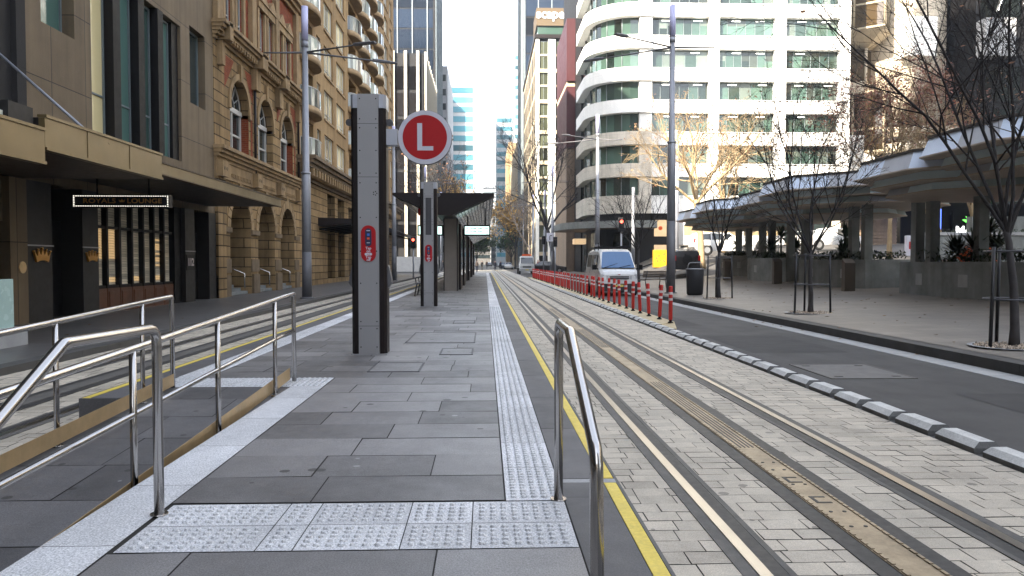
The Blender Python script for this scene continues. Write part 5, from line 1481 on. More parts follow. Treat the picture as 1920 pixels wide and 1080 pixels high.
# planters with canopies
M['canopy_a'] = pm('blue white canopy panel', (.70, .80, .95), .5, var=.06)
M['canopy_b'] = pm('grey canopy panel', (.46, .48, .52), .5, var=.08)
M['canopy_c'] = pm('green grey canopy panel', (.38, .45, .44), .5, var=.1)
M['canopy_d'] = pm('pale aqua canopy panel', (.74, .88, .93), .5, var=.06)
M['canopy_under'] = pm('brown canopy underside', (.50, .42, .34), .6, var=.15)
M['canopy_top'] = pm('canopy edge trim', (.07, .06, .05), .6, var=.15)
def canopy(cx, cy, Rr, zt, label, cols, rot=0.0):
    t = E('plaza_canopy', (cx, cy, gz(cx, cy)), label, 'canopy', 'faceted canopies over the plaza planters')
    def oct_(r_, z): return [(cx + r_ * math.cos(R(22.5 + 45 * k) + rot), cy + r_ * math.sin(R(22.5 + 45 * k) + rot), z) for k in range(8)]
    def strip(b, A, B, ms):
        for k in range(8):
            a0, a1, b0, b1 = Vector(A[k]), Vector(A[(k + 1) % 8]), Vector(B[k]), Vector(B[(k + 1) % 8])
            b.poly([a0, (a0 + a1) / 2, (b0 + b1) / 2, b0], ms[(2 * k) % len(ms)]); b.poly([(a0 + a1) / 2, a1, b1, (b0 + b1) / 2], ms[(2 * k + 1) % len(ms)])
    tiers = [(0, .0, .52, [0, 1, 0, 1]), (.5, .54, .27, [3, 2, 3, 3]), (.95, .84, .24, [3, 2, 1, 3])]
    for q, (dr, dz, h, ms) in enumerate(tiers):
        b = MB(); A, B = oct_(Rr - dr - h * .42, zt - dz), oct_(Rr - dr, zt - dz - h); strip(b, A, B, ms)
        b.poly(list(reversed(B)), 4)
        if q: b.poly(A, 4)
        b.build('panel_ring', [M['canopy_a'], M['canopy_b'], M['canopy_c'], M['canopy_d'], M['canopy_under']], t)
        g2 = MB(); strip(g2, oct_(Rr - dr + .02, zt - dz - h + .03), oct_(Rr - dr + .02, zt - dz - h - .012), [0]); g2.poly(list(reversed(oct_(Rr - dr + .02, zt - dz - h - .012)))); g2.poly(oct_(Rr - dr + .02, zt - dz - h + .03)); g2.build('ring_trim', M['canopy_under'], t)
    b = MB(); A, B = oct_(Rr - .17, zt + .07), oct_(Rr - .17, zt + .004); strip(b, A, B, [0]); b.poly(A); b.poly(list(reversed(B))); b.build('roof_edge', M['canopy_top'], t)
    for x, y in cols:
        b = MB(); b.box(x - .16, x + .16, y - .16, y + .16, gz(x, y) + .4, zt - 1.02); b.build('column', M['conc'], t)
CN = [(15.9, 23.7, 4.2, 4.62, 'wide faceted canopy third from the near end, over the gap between planters', [(15.2, 27.1), (15.2, 26.2)]),
      (15.9, 19.9, 4.2, 4.86, 'highest faceted canopy nearest the right edge of the plaza', [(15.5, 24.1), (15.5, 19)]),
      (15.9, 32.5, 4.2, 4.86, 'faceted canopy in front of the autumn leaved tree, over the middle planter', [(15.3, 32.0), (15.3, 30.9)]),
      (15.9, 35.7, 4.2, 4.62, 'faceted canopy tucked under its higher neighbour in the middle of the row', [(15.3, 38.6), (15.3, 36.8)]),
      (15.9, 43.3, 4.2, 4.80, 'faceted canopy second from the far end of the plaza row', [(15.4, 42.8), (15.4, 41.4)]),
      (15.9, 47.1, 4.2, 4.56, 'farthest and smallest looking faceted canopy beside the thick lamp post', [(15.6, 47.4), (15.6, 45.6)]),
      (16.0, 11.4, 4.2, 4.62, 'nearest faceted canopy, almost wholly outside the right edge', [(16.2, 11.4)])]
for c in CN: canopy(*c)
def planter(pts, label, plaques):
    cx = sum(p[0] for p in pts) / len(pts); cy = sum(p[1] for p in pts) / len(pts)
    g0 = min(gz(*p) for p in pts); zt = max(gz(*p) for p in pts) * .35 + g0 * .65 + 1.02
    t = E('concrete_planter', (cx, cy, g0), label, 'planter', 'raised concrete planters on the plaza')
    ins = [(cx + (p[0] - cx) * .9, cy + (p[1] - cy) * .94) for p in pts]
    b = MB(); b.prism(pts, g0 - .3, zt - .22, bottom=False, top=False)
    gro = [(cx + (p[0] - cx) * .985, cy + (p[1] - cy) * .99) for p in pts]
    b.prism(gro, zt - .24, zt - .18, bottom=False, top=False); b.prism(pts, zt - .2, zt, bottom=True, top=False)
    n = len(pts)
    for k in range(n): b.poly([(*pts[k], zt), (*pts[(k + 1) % n], zt), (*ins[(k + 1) % n], zt), (*ins[k], zt)]); b.poly([(*ins[k], zt), (*ins[(k + 1) % n], zt), (*ins[(k + 1) % n], zt - .2), (*ins[k], zt - .2)])
    b.build('wall', M['conc'], t)
    b = MB(); b.poly([(*p, zt - .1) for p in ins]); b.build('soil', pm('dark soil', (.03, .024, .018), .95, var=.3) if 'dark soil' not in bpy.data.materials else bpy.data.materials['dark soil'], t)
    for i in plaques:
        a, c = Vector(pts[i]), Vector(pts[(i + 1) % n]); m_ = (a + c) / 2; u = (c - a).normalized(); nn = Vector((u.y, -u.x))
        if nn.dot(m_ - Vector((cx, cy))) < 0: nn = -nn
        q = [(m_ + u * s + nn * .012, z) for s, z in ((-.22, zt - .75), (.22, zt - .75), (.22, zt - .38), (-.22, zt - .38))]
        q2 = [(m_ + u * s - nn * .01, z) for s, z in ((-.22, zt - .75), (.22, zt - .75), (.22, zt - .38), (-.22, zt - .38))]
        b = MB(); b.poly([(p.x, p.y, z) for p, z in q])
        for k in range(4): b.poly([(q[k][0].x, q[k][0].y, q[k][1]), (q[(k + 1) % 4][0].x, q[(k + 1) % 4][0].y, q[(k + 1) % 4][1]), (q2[(k + 1) % 4][0].x, q2[(k + 1) % 4][0].y, q2[(k + 1) % 4][1]), (q2[k][0].x, q2[k][0].y, q2[k][1])])
        b.build('wall_plaque', M['conc_lt'], t)
    return zt
zA = planter([(14.3, 26.6), (13.95, 23.6), (14.0, 21.5), (14.6, 17.5), (18.5, 17.5), (19, 26.6)], 'largest raised concrete planter, nearest on the right, with tall spiky plants', (0, 1, 2))
zB = planter([(15.0, 36.2), (14.4, 35.4), (14.35, 32.6), (14.9, 30.2), (18.4, 30.2), (18.6, 36.2)], 'raised concrete planter behind the tree in the middle of the plaza', (1, 2))
zC = planter([(15.0, 43.4), (14.5, 42.6), (14.4, 39.8), (14.8, 37.9), (18, 37.9), (18.2, 43.4)], 'raised concrete planter third from the near end, past the brown posts', (1, 2))
zD = planter([(15.6, 51.5), (15.1, 50.5), (15.0, 47), (15.3, 45), (18, 45), (18.2, 51.5)], 'farthest raised concrete planter on the plaza, near the bin in view', (1, 2))
for x, y, lb in ((14.0, 36.9, 'brown slanted-top post between the middle planter and the next one'), (13.9, 44.2, 'brown slanted-top post at the farthest planter'), (13.6, 28.8, 'brown slanted-top post at the gap beside the largest planter')):
    g = gz(x, y); b = MB(); b.prism([(y - .14, g - .05), (y + .14, g - .05), (y + .14, g + 1.22), (y - .14, g + 1.06)], x - .2, x + .2, f=lambda yy, z, xx: (xx, yy, z))
    tag(b.build('plaza_post', pm('brown post', (.085, .068, .05), .55, var=.12) if 'brown post' not in bpy.data.materials else bpy.data.materials['brown post'], bevel=.01), lb, 'post', 'brown posts by the planters')
# ---- plants
M['yucca'] = pm('spiky leaf', (.035, .055, .028), .5, var=.2, tone=.6)
M['hedge'] = pm('low shrub leaf', (.028, .045, .016), .7, var=.3, tone=.7)
M['bark_pale'] = pm('pale mottled bark', (.30, .22, .125), .85, var=.35, scale=3, grain=.15, obj=True)
M['bark'] = pm('grey brown bark', (.058, .053, .053), .9, var=.3, scale=5, obj=True)
M['bark_dk'] = pm('dark twig bark', (.032, .028, .028), .9, var=.3, scale=5, obj=True)
M['leaf_dry'] = pm('dry brown leaf', (.20, .095, .045), .8, var=.15, tone=.6)
M['leaf_gold'] = pm('golden leaf', (.55, .34, .10), .7, var=.15, tone=.5)
M['leaf_green'] = pm('green leaf', (.045, .085, .022), .7, var=.2, tone=.6)
M['leaf_red'] = pm('russet leaf', (.16, .06, .035), .8, var=.15, tone=.6)
def yucca(x, y, z, s, heads, seed, label):
    r = random.Random(seed); t = E('spiky_plant', (x, y, z), label, 'plant', 'spiky plants in the planters')
    st, lf = MB(), MB()
    for hx, hy, hz in heads:
        st.tube([(x, y, z), (x + hx * .7, y + hy * .7, z + hz * .6), (x + hx, y + hy, z + hz)], [.07, .05, .05], 7)
        for k in range(95):
            a = r.uniform(0, 2 * math.pi); e = r.uniform(-.55, 1.45); L = s * r.uniform(.6, 1.0)
            d = Vector((math.cos(a) * math.cos(e), math.sin(a) * math.cos(e), math.sin(e))); sd = Vector((-math.sin(a), math.cos(a), 0)) * .03 * s / .8
            p0 = Vector((x + hx, y + hy, z + hz)); p1 = p0 + d * L * .55; p2 = p0 + d * L + Vector((0, 0, -.12 * L))
            tt = r.random()
            lf.poly([p0 - sd * .6, p0 + sd * .6, p1 + sd, p1 - sd], 0, tt); lf.poly([p1 - sd, p1 + sd, p2], 0, tt)
    st.build('stem', M['bark'], t); lf.build('leaves', M['yucca'], t)
yucca(16.2, 24.9, zA - .1, 1.0, [(0, 0, 1.0), (-.7, -.5, .45), (.5, .3, .5), (-.4, .9, .35)], 1, 'big dark spiky plant in the largest planter by a concrete column')
yucca(15.9, 34.0, zB - .1, .95, [(0, 0, 1.1), (.4, .4, .5), (-.3, -.5, .4)], 2, 'spiky plant in the middle planter, right of the thin tree')
yucca(15.6, 40.6, zC - .1, .95, [(0, 0, 1.2), (.7, -.3, .6), (-.3, .6, .5)], 3, 'spiky plant in the third planter, left of the thin tree')
yucca(15.8, 48.2, zD - .1, .9, [(0, 0, .7), (.5, -.5, .4)], 4, 'low spiky plant in the farthest planter')
def hedge(x0, x1, y0, y1, z, h, seed, label):
    r = random.Random(seed); b = MB()
    for k in range(1500):
        p = Vector((r.uniform(x0, x1), r.uniform(y0, y1), z + h * (1 - r.random() ** 2) * (.75 + .25 * math.sin(r.uniform(0, 6)))))
        a = r.uniform(0, 6.28); e = r.uniform(-.4, 1.2); s = r.uniform(.05, .11)
        u = Vector((math.cos(a) * math.cos(e), math.sin(a) * math.cos(e), math.sin(e))) * s; w_ = Vector((-math.sin(a), math.cos(a), r.uniform(-.4, .4))) * s * .5
        b.poly([p - u, p + w_, p + u, p - w_], 0, r.random())
    tag(b.build('low_shrubs', M['hedge']), label, 'shrubs', 'low planting in the planters')
hedge(14.5, 17, 18.5, 26.0, zA - .1, .5, 1, 'low dark shrubs filling the largest planter')
hedge(14.8, 17, 30.8, 35.4, zB - .1, .45, 2, 'low dark shrubs filling the middle planter')
hedge(14.8, 17, 38.4, 42.6, zC - .1, .4, 3, 'low dark shrubs filling the third planter')
hedge(15.3, 17, 45.5, 50.5, zD - .1, .4, 4, 'low dark shrubs filling the farthest planter')

# ================================================================ TREES
def grow(b, p, d, L, r0, depth, r, opt, tips):
    n = opt['seg'][min(depth, len(opt['seg']) - 1)]
    pts, rad = [Vector(p)], [r0]; q = Vector(p); dv = Vector(d).normalized()
    r1 = r0 * (.35 if depth < opt['depth'] else .3)
    for k in range(n):
        dv = (dv + Vector((r.gauss(0, 1), r.gauss(0, 1), r.gauss(0, .7))) * opt['wob'] + Vector((0, 0, opt['up'][min(depth, len(opt['up']) - 1)])) ).normalized()
        q = q + dv * L / n; pts.append(q.copy()); rad.append(r0 + (r1 - r0) * (k + 1) / n)
    b.tube(pts, rad, opt['sides'][min(depth, len(opt['sides']) - 1)], caps=False)
    if depth >= opt['depth']:
        tips.append((pts[-1], dv)); tips.append((pts[len(pts) // 2], dv)); return
    nc = opt['kids'][depth]
    for k in range(nc):
        f = .22 + .78 * (k + r.uniform(.1, .9)) / nc
        i = min(int(f * n), n - 1); w_ = f * n - i
        pp = pts[i].lerp(pts[i + 1], w_); dd = (pts[i + 1] - pts[i]).normalized()
        ang = R(r.uniform(*opt['ang'])); az = r.uniform(0, 2 * math.pi)
        o = dd.orthogonal().normalized(); o2 = dd.cross(o)
        nd_ = dd * math.cos(ang) + (o * math.cos(az) + o2 * math.sin(az)) * math.sin(ang)
        grow(b, pp, nd_, L * opt['ratio'] * (1.15 - .55 * f) * r.uniform(.75, 1.25), max(rad[i] * .62, opt['rmin']), depth + 1, r, opt, tips)
    tips.append((pts[-1], dv))
def tree(label, base, H, th, r0, seed, nmain, inc, bark, kids_=(6, 5, 4), depth=3, leaves=0, leafmat='leaf_dry', lsz=.07, lean=(0, 0), wob=.11, up=(.06, .05, .03), ratio=.55, group=None, top_only=0, twig=None, ang=(22, 52), rmin=.004, az0=None, lspread=.15):
    r = random.Random(seed); x, y, z = base
    t = E('bare_tree' if leaves < 500 else 'leafy_tree', base, label, 'tree', group)
    b = MB(); k = 6; pts, rad = [], []
    for i in range(k + 1):
        f = i / k; pts.append(Vector((x + lean[0] * f * f + r.uniform(-.02, .02) * (i > 0), y + lean[1] * f * f, z - .05 + (th + .05) * f))); rad.append(r0 * (1.25 if i == 0 else 1 - .35 * f))
    b.tube(pts, rad, 10); b.build('trunk', M[bark], t)
    c = MB(); tips = []
    opt = dict(seg=(8, 6, 4, 3), wob=wob, up=up, sides=(6, 5, 3, 3), kids=kids_, depth=depth, ratio=ratio, ang=ang, rmin=rmin)
    for m_ in range(nmain):
        a = (az0 if az0 is not None else r.uniform(0, .8)) + 2 * math.pi * m_ / nmain + r.uniform(-.3, .3); e = R(inc * r.uniform(.45, 1.25)) if m_ else R(inc * .25)
        f = .72 + .28 * m_ / max(nmain - 1, 1) if nmain > 2 else 1
        p0 = pts[-1] if m_ == 0 else pts[-2].lerp(pts[-1], r.random())
        d = Vector((math.sin(e) * math.cos(a) + lean[0] * .12, math.sin(e) * math.sin(a) + lean[1] * .12, math.cos(e)))
        grow(c, p0, d, (H - th) * r.uniform(.78, 1.05), r0 * .40, 0, r, opt, tips)
    c.build('branches', M[twig or bark], t)
    if leaves:
        l = MB()
        if top_only: tips = [q for q in tips if q[0].z > z + H * top_only] or tips
        for k in range(leaves):
            p, dv = r.choice(tips)
            p = p + Vector((r.gauss(0, lspread), r.gauss(0, lspread), r.gauss(0, lspread)))
            u = Vector((r.gauss(0, 1), r.gauss(0, 1), r.gauss(0, 1))).normalized(); v = u.orthogonal().normalized(); s = lsz * r.uniform(.6, 1.3)
            l.poly([p - u * s, p + v * s * .55, p + u * s, p - v * s * .55], 0, r.random())
        l.build('leaves', M[leafmat], t)
    return t
PT = 'young plaza trees in guards'
tree('slender guarded tree mid plaza with a few dry leaves left in its crown', (8.15, 19.25, gz(8.15, 19.25)), 5.5, 1.55, .065, 12, 8, 33, 'bark', (9, 7, 5), 3, 420, 'leaf_dry', .045, group=PT, top_only=.62, twig='bark_dk', ratio=.5)
tree('bare plaza tree in a black guard by the right edge, its branches arching leftwards', (8.0, 11.6, gz(8, 11.6)), 6.9, 1.9, .07, 5, 8, 33, 'bark', (9, 7, 5), 3, 90, 'leaf_dry', .05, group=PT, twig='bark_dk', lean=(-.12, .1), up=(.03, .03, .02), ratio=.5)
tree('smallest thin plaza tree in a black guard, just right of the litter bin', (8.2, 27.0, gz(8.2, 27)), 4.3, 1.75, .075, 9, 6, 32, 'bark', (5, 4, 4), 3, 0, group=PT, twig='bark_dk', ratio=.48)
tree('thin bare tree at the kerb right behind the white van', (8.15, 41, .2), 5.8, 2.2, .10, 21, 7, 42, 'bark', (6, 5, 4), 3, 0, group='bare street trees', twig='bark_dk')
tree('big sunlit plane tree with bare golden branches sweeping left, before the white block', (16.3, 58, gz(16.3, 58)), 12.6, 5.2, .28, 31, 7, 46, 'bark_pale', (7, 6, 5), 3, 260, 'leaf_dry', .11, lean=(-.5, 0), up=(.05, .02, .0), group='plane trees beyond the plaza', rmin=.014, az0=2.6, ratio=.56)
tree('second sunlit plane tree near the white block, thinner and further right', (20.5, 66, gz(20.5, 66)), 9.5, 3.6, .22, 33, 6, 30, 'bark_pale', (6, 5, 5), 3, 260, 'leaf_dry', .11, group='plane trees beyond the plaza', rmin=.016)
tree('pale trunked tree crowned with russet leaves before the brown bay window tower', (25.2, 48, gz(25.2, 48)), 10.3, 2.6, .17, 41, 9, 17, 'bark_pale', (6, 5, 5), 3, 8000, 'leaf_red', .10, group='plane trees beyond the plaza', top_only=.66, rmin=.014, lspread=.3)
tree('leaning pale forked tree right of the russet one, bare of leaves', (25.6, 43, gz(25.6, 43)), 8.5, 2.5, .19, 43, 5, 34, 'bark_pale', (5, 4, 4), 3, 60, 'leaf_dry', .09, lean=(-.5, .2), group='plane trees beyond the plaza', rmin=.013)
tree('pale bare tree standing between the blue parking sign and the lit shop sign', (32, 50, gz(32, 50)), 8.5, 3.6, .24, 44, 5, 34, 'bark_pale', (5, 4, 4), 3, 80, 'leaf_dry', .1, lean=(-.7, 0), group='plane trees beyond the plaza', rmin=.014)
tree('brown bare tree right beside the green lit shop sign', (36.5, 51, gz(36, 51)), 9.5, 3.2, .22, 46, 6, 36, 'bark', (6, 5, 4), 3, 500, 'leaf_dry', .1, group='plane trees beyond the plaza', rmin=.014, twig='bark_dk')
tree('bare tree with dark twigs at the right edge behind the highest canopy', (30.5, 36, gz(30.5, 36)), 9.5, 2.8, .2, 47, 7, 36, 'bark', (7, 5, 5), 3, 200, 'leaf_dry', .08, group='plane trees beyond the plaza', twig='bark_dk', rmin=.01)
tree('large bare dark street tree leaning over the road before the cream lettered tower', (8.3, 93, .15), 16.5, 5.5, .32, 51, 5, 42, 'bark', (6, 6, 5), 3, 0, lean=(-.9, 0), group='bare street trees', rmin=.02, twig='bark_dk', az0=2.8)
tree('bare dark street tree beyond the far tow truck', (8.0, 140, .15), 15, 4.5, .3, 53, 6, 40, 'bark', (6, 5, 4), 3, 0, group='bare street trees', rmin=.03, twig='bark_dk')
tree('golden leaved tree glowing in the sun at the right of the far street', (6.7, 172, .1), 13, 5, .25, 55, 6, 24, 'bark', (6, 5, 4), 3, 1900, 'leaf_gold', .32, group='leafy trees down the street', rmin=.03, lspread=.6)
tree('golden leaved tree showing over the shelter roof', (-7.2, 150, .1), 17.0, 8, .25, 57, 6, 26, 'bark', (5, 4, 4), 3, 800, 'leaf_gold', .3, group='leafy trees down the street', rmin=.03, lspread=.5, top_only=.8)
tree('bare tree between the round sign and the teal tower', (-7.6, 120, .1), 17, 6, .3, 58, 6, 36, 'bark', (6, 5, 4), 3, 200, 'leaf_dry', .2, group='bare street trees', rmin=.025, twig='bark_dk')
tree('green leafy tree low at the far end of the street under the display', (-2.8, 250, 0), 11, 3, .3, 59, 6, 44, 'bark', (5, 5, 4), 3, 2600, 'leaf_green', .42, group='leafy trees down the street', rmin=.03, lspread=.9)
tree('green street tree left of the far tow truck', (6.9, 205, .1), 9, 3, .25, 61, 6, 40, 'bark', (5, 5, 4), 3, 1600, 'leaf_green', .3, group='leafy trees down the street', rmin=.03, lspread=.6)
# guards and pits
def guard(x, y, label):
    g = gz(x, y); t = E('tree_guard', (0, 0, 0), label, 'tree guard', 'black guards round the plaza trees')
    P_ = [(.44 * math.cos(a), .44 * math.sin(a)) for a in (R(195), R(330), R(85))]
    for (px, py) in P_:
        b = MB(); b.tube([(px * 1.06, py * 1.06, -.02), (px * .98, py * .98, 1.5)], .027, 8); b.build('stake', M['blackmetal'], t)
    for z in (.72, 1.44):
        b = MB(); b.tube([(.42 * math.cos(2 * math.pi * k / 20), .42 * math.sin(2 * math.pi * k / 20), z) for k in range(21)], .011, 5); b.build('hoop', M['pole_dark'], t)
    t.location = (x, y, g)
    b = MB(); r = random.Random(int(y)); n = 30
    for k in range(n):
        a0, a1 = 2 * math.pi * k / n, 2 * math.pi * (k + 1) / n
        b.poly([(x + .55 * math.cos(a0), y + .55 * math.sin(a0), g + .008), (x + .55 * math.cos(a1), y + .55 * math.sin(a1), g + .008), (x + .62 * math.cos(a1), y + .62 * math.sin(a1), g + .008), (x + .62 * math.cos(a0), y + .62 * math.sin(a0), g + .008)], 1)
    b.poly([(x + .55 * math.cos(2 * math.pi * k / n), y + .55 * math.sin(2 * math.pi * k / n), g + .005) for k in range(n)], 2)
    for k in range(230):
        a, q = r.uniform(0, 6.28), .53 * math.sqrt(r.random()); px, py = x + q * math.cos(a), y + q * math.sin(a); s = r.uniform(.018, .042); h = r.uniform(.015, .04)
        o = [(px + s * math.cos(w_ + r.uniform(-.3, .3)), py + s * math.sin(w_) * .8, g + .006) for w_ in (0, 1.2, 2.5, 3.7, 5)]
        for i in range(5): b.poly([o[i], o[(i + 1) % 5], (px, py, g + .006 + h)], 0, r.random())
    tag(b.build('pebble_bed', [pm('pebble', (.42, .34, .26), .85, var=.1, tone=.7) if 'pebble' not in bpy.data.materials else bpy.data.materials['pebble'], M['conc_lt'], M['joint']]), kind='stuff')
guard(8.15, 19.25, 'black stake and hoop guard round the tree in the middle of the plaza')
guard(8.0, 11.6, 'black stake and hoop guard round the tree by the right edge')
guard(8.2, 27.0, 'black stake and hoop guard round the smallest plaza tree')

shear([o for o in set(bpy.data.objects) - _before5 if o.name.split('.')[0] in ('plaza_canopy', 'concrete_planter', 'low_shrubs', 'spiky_plant', 'plaza_post', 'bare_tree', 'leafy_tree', 'tree_guard', 'pebble_bed', 'lamp_post', 'litter_bin', 'bench', 'plain_pole', 'street_sign')])
# ================================================================ VEHICLES
M['paint_white'] = pm('white vehicle paint', (.72, .72, .71), .3, var=.05, coat=.5, obj=True)
M['paint_black'] = pm('black vehicle paint', (.02, .02, .022), .3, var=.1, coat=.6, obj=True)
M['paint_silver'] = pm('silver vehicle paint', (.42, .43, .44), .3, .3, var=.05, coat=.5, obj=True)
M['car_glass'] = glassm('car window', (.02, .025, .03), .04, wob=.02)
M['wind_glass'] = glassm('windscreen', (.045, .10, .20), .05, wob=.05)  # blue base stands in for the sky reflected in the glass
M['tyre'] = pm('tyre rubber', (.015, .015, .015), .8, var=.2)
M['rim'] = pm('alloy rim', (.35, .35, .36), .35, .7, var=.1)
M['lamp_clear'] = pm('headlamp lens', (.6, .62, .64), .12, .2, var=.1, spec=.8)
M['lamp_red'] = pm('tail lamp', (.55, .02, .02), .2, var=.1)
M['plastic'] = pm('dark bumper plastic', (.035, .035, .037), .6, var=.15)
M['plate_y'] = pm('yellow number plate', (.75, .60, .12), .5, var=.05)
def ring_pts(st):
    y, zb, w, zbelt, wr, zr = st
    h = [(w * .92, zb), (w * .985, zb + (zbelt - zb) * .3), (w, zb + (zbelt - zb) * .7), (w * .985, zbelt), (wr + (w - wr) * .12, zr - (zr - zbelt) * .12), (wr * .86, zr), (0, zr + .012)]
    return [(-x, y, z) for x, z in h] + [(x, y, z) for x, z in reversed(h[:-1])]
def body_mesh(b, sts):
    rings = [ring_pts(s) for s in sts]; n = len(rings[0])
    for A, B in zip(rings[:-1], rings[1:]):
        for k in range(n): b.poly([A[k], A[(k + 1) % n], B[(k + 1) % n], B[k]], sm=(k < n - 1))
    b.poly(rings[0]); b.poly(list(reversed(rings[-1])))
def side_x(sts, y, z):
    for a, c in zip(sts[:-1], sts[1:]):
        if a[0] <= y <= c[0]:
            f = (y - a[0]) / max(c[0] - a[0], 1e-6); s = [a[i] + (c[i] - a[i]) * f for i in range(6)]
            _, zb, w, zbelt, wr, zr = s
            if z <= zbelt: return w * .99
            g = (z - zbelt) / max((zr - zbelt) * .88, 1e-3)
            return w * .985 + (wr + (w - wr) * .12 - w * .985) * min(g, 1)
    return sts[-1][2]
def side_patch(b, sts, pts, sgn, off=.008, t=.5):
    b.poly([(sgn * (side_x(sts, y, z) + off), y, z) for y, z in pts], t=t)
def wheel(parent, x, y, rr, w=.2):
    b = MB(); s = 1 if x > 0 else -1
    b.tube([(x - s * w / 2, y, rr), (x - s * w * .3, y, rr), (x + s * w * .3, y, rr), (x + s * w / 2, y, rr)], [rr * .9, rr, rr, rr * .9], 20); o = b.build('wheel', M['tyre'], parent)
    b = MB(); b.tube([(x + s * w / 2, y, rr), (x + s * (w / 2 + .012), y, rr)], rr * .62, 16)
    b.build('rim', M['rim'], o)
def vehicle(name, label, cat, sts, paint, wheels, loc, rz, sides=(), screen=None, rear=None, rr=.33, bumpers=True, lower=True, group=None):
    t = E(name, (0, 0, 0), label, cat, group)
    b = MB(); body_mesh(b, sts); o = b.build('body', M[paint], t)
    for s in (-1, 1):
        for pts in sides:
            b = MB(); side_patch(b, sts, pts, s); b.build('side_window', M['car_glass'], t)
        for y in wheels:
            xx = side_x(sts, y, .4)
            b = MB(); b.tube([(s * (xx - .06), y, rr), (s * (xx + .004), y, rr)], rr * 1.16, 20); b.build('wheel_arch', M['black'], t)
            wheel(t, s * (xx - .075), y, rr)
    if screen:
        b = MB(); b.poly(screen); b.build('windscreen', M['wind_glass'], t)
    if rear:
        b = MB(); b.poly(rear); b.build('rear_window', M['car_glass'], t)
    t.location = loc; t.rotation_euler = (0, 0, rz)
    return t
# ---- white van facing the camera
VS = [(0, .34, .70, .78, .60, .90), (.06, .27, .80, .92, .66, 1.02), (.3, .24, .845, 1.06, .72, 1.16), (.62, .22, .85, 1.12, .70, 1.52), (.98, .22, .85, 1.13, .69, 1.88), (1.3, .22, .85, 1.13, .70, 1.96), (2.6, .22, .85, 1.13, .70, 1.99), (4.3, .22, .85, 1.13, .70, 1.98), (4.68, .26, .84, 1.12, .70, 1.93), (4.72, .4, .80, 1.1, .66, 1.86)]
V = vehicle('parked_van', 'white van with a roof rack facing the camera behind the red bollards', 'van', VS, 'paint_white', (.72, 3.75), (5.78, 33.0, .0), 0,
            sides=[[(.78, 1.16), (1.45, 1.16), (1.45, 1.72), (1.12, 1.72)], [(1.6, 1.2), (2.7, 1.2), (2.7, 1.74), (1.6, 1.74)], [(2.9, 1.2), (4.3, 1.2), (4.3, 1.74), (2.9, 1.74)]], rr=.33)
def vp(name, mat, fn, parent=V):
    b = MB(); fn(b)
    o = link(name, b.mesh(name, mat)); o.parent = parent; KIDS.setdefault(parent.name, []).append(o); return o
def f(b):
    top = [(-.60, .945, 1.845), (-.3, .925, 1.86), (0, .92, 1.862), (.3, .925, 1.86), (.60, .945, 1.845)]; bot = [(-.735, .33, 1.185), (-.4, .29, 1.185), (0, .275, 1.185), (.4, .29, 1.185), (.735, .33, 1.185)]
    for k in range(4): b.poly([(p[0], p[1] - .03, p[2]) for p in (bot[k], bot[k + 1], top[k + 1], top[k])])
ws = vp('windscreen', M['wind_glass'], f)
def f(b):
    b.tube([(-.60, .255, 1.19), (.0, .42, 1.36)], .012, 5); b.tube([(.05, .24, 1.19), (.55, .35, 1.29)], .012, 5); b.box(-.72, .72, .22, .28, 1.15, 1.185)
vp('wiper', M['black'], f)
vp('lower_bumper', M['plastic'], lambda b: b.prism([(-.82, .02), (-.6, -.05), (.6, -.05), (.82, .02), (.84, .28), (-.84, .28)], .20, .52))
vp('bumper_skin', M['paint_white'], lambda b: b.prism([(-.80, .0), (-.58, -.06), (.58, -.06), (.80, .0), (.82, .2), (-.82, .2)], .53, .66))
vp('grille', M['plastic'], lambda b: (b.box(-.42, .42, -.045, .05, .70, .83), b.box(-.36, .36, -.065, -.05, .36, .48)))
vp('grille_bar', M['steel_dull'], lambda b: b.box(-.42, .42, -.055, -.046, .755, .785))
for s in (-1, 1):
    vp('headlight', M['lamp_clear'], lambda b: b.prism([(s * .44, .70), (s * .72, .68), (s * .80, .80), (s * .76, .92), (s * .46, .83)], -.03, .10, f=lambda x, z, y: (x, y + abs(x) * .09 - .02, z)))
    vp('mirror', M['black'], lambda b: (b.box(*sorted((s * .93, s * 1.10)), .42, .58, 1.10, 1.30), b.tube([(s * .82, .55, 1.12), (s * .95, .5, 1.16)], .025, 6)))
vp('number_plate', M['plate_y'], lambda b: b.box(-.18, .18, -.072, -.066, .39, .48))
ink = pm('grey blue lettering', (.12, .14, .22), .5, var=.05)
def f(b):
    b.tube([(-.40, .10, .98), (-.30, .20, 1.09), (-.22, .10, .98)], .008, 5); b.tube([(-.36, .145, 1.03), (-.16, .125, 1.03)], .006, 5); b.tube([(-.14, .2, 1.12), (-.16, .1, .96), (-.22, .09, .93)], .008, 5)
    b.box(-.08, .36, .115, .13, 1.03, 1.045); b.box(-.04, .30, .09, .105, .985, 1.0)
vp('door_logo', ink, f)
vp('emblem', M['red'], lambda b: b.prism([(-.02, .88), (.02, .88), (.06, .93), (.0, .90), (-.06, .93)], .0, .06, f=lambda x, z, y: (x, y - .03, z)))
def f(b):
    for y in (1.3, 2.4, 3.6): b.box(-.74, .74, y, y + .06, 2.03, 2.09); b.box(-.74, -.70, y, y + .06, 1.92, 2.03); b.box(.70, .74, y, y + .06, 1.92, 2.03)
    for x in (-.45, .45): b.tube([(x, 1.0, 2.11), (x, 4.2, 2.11)], .025, 6)
    b.tube([(-.72, 1.3, 2.09), (-.72, 1.3, 2.25)], .02, 5)
vp('roof_rack', M['black'], f)
V.scale = (1, 1, 1.04)
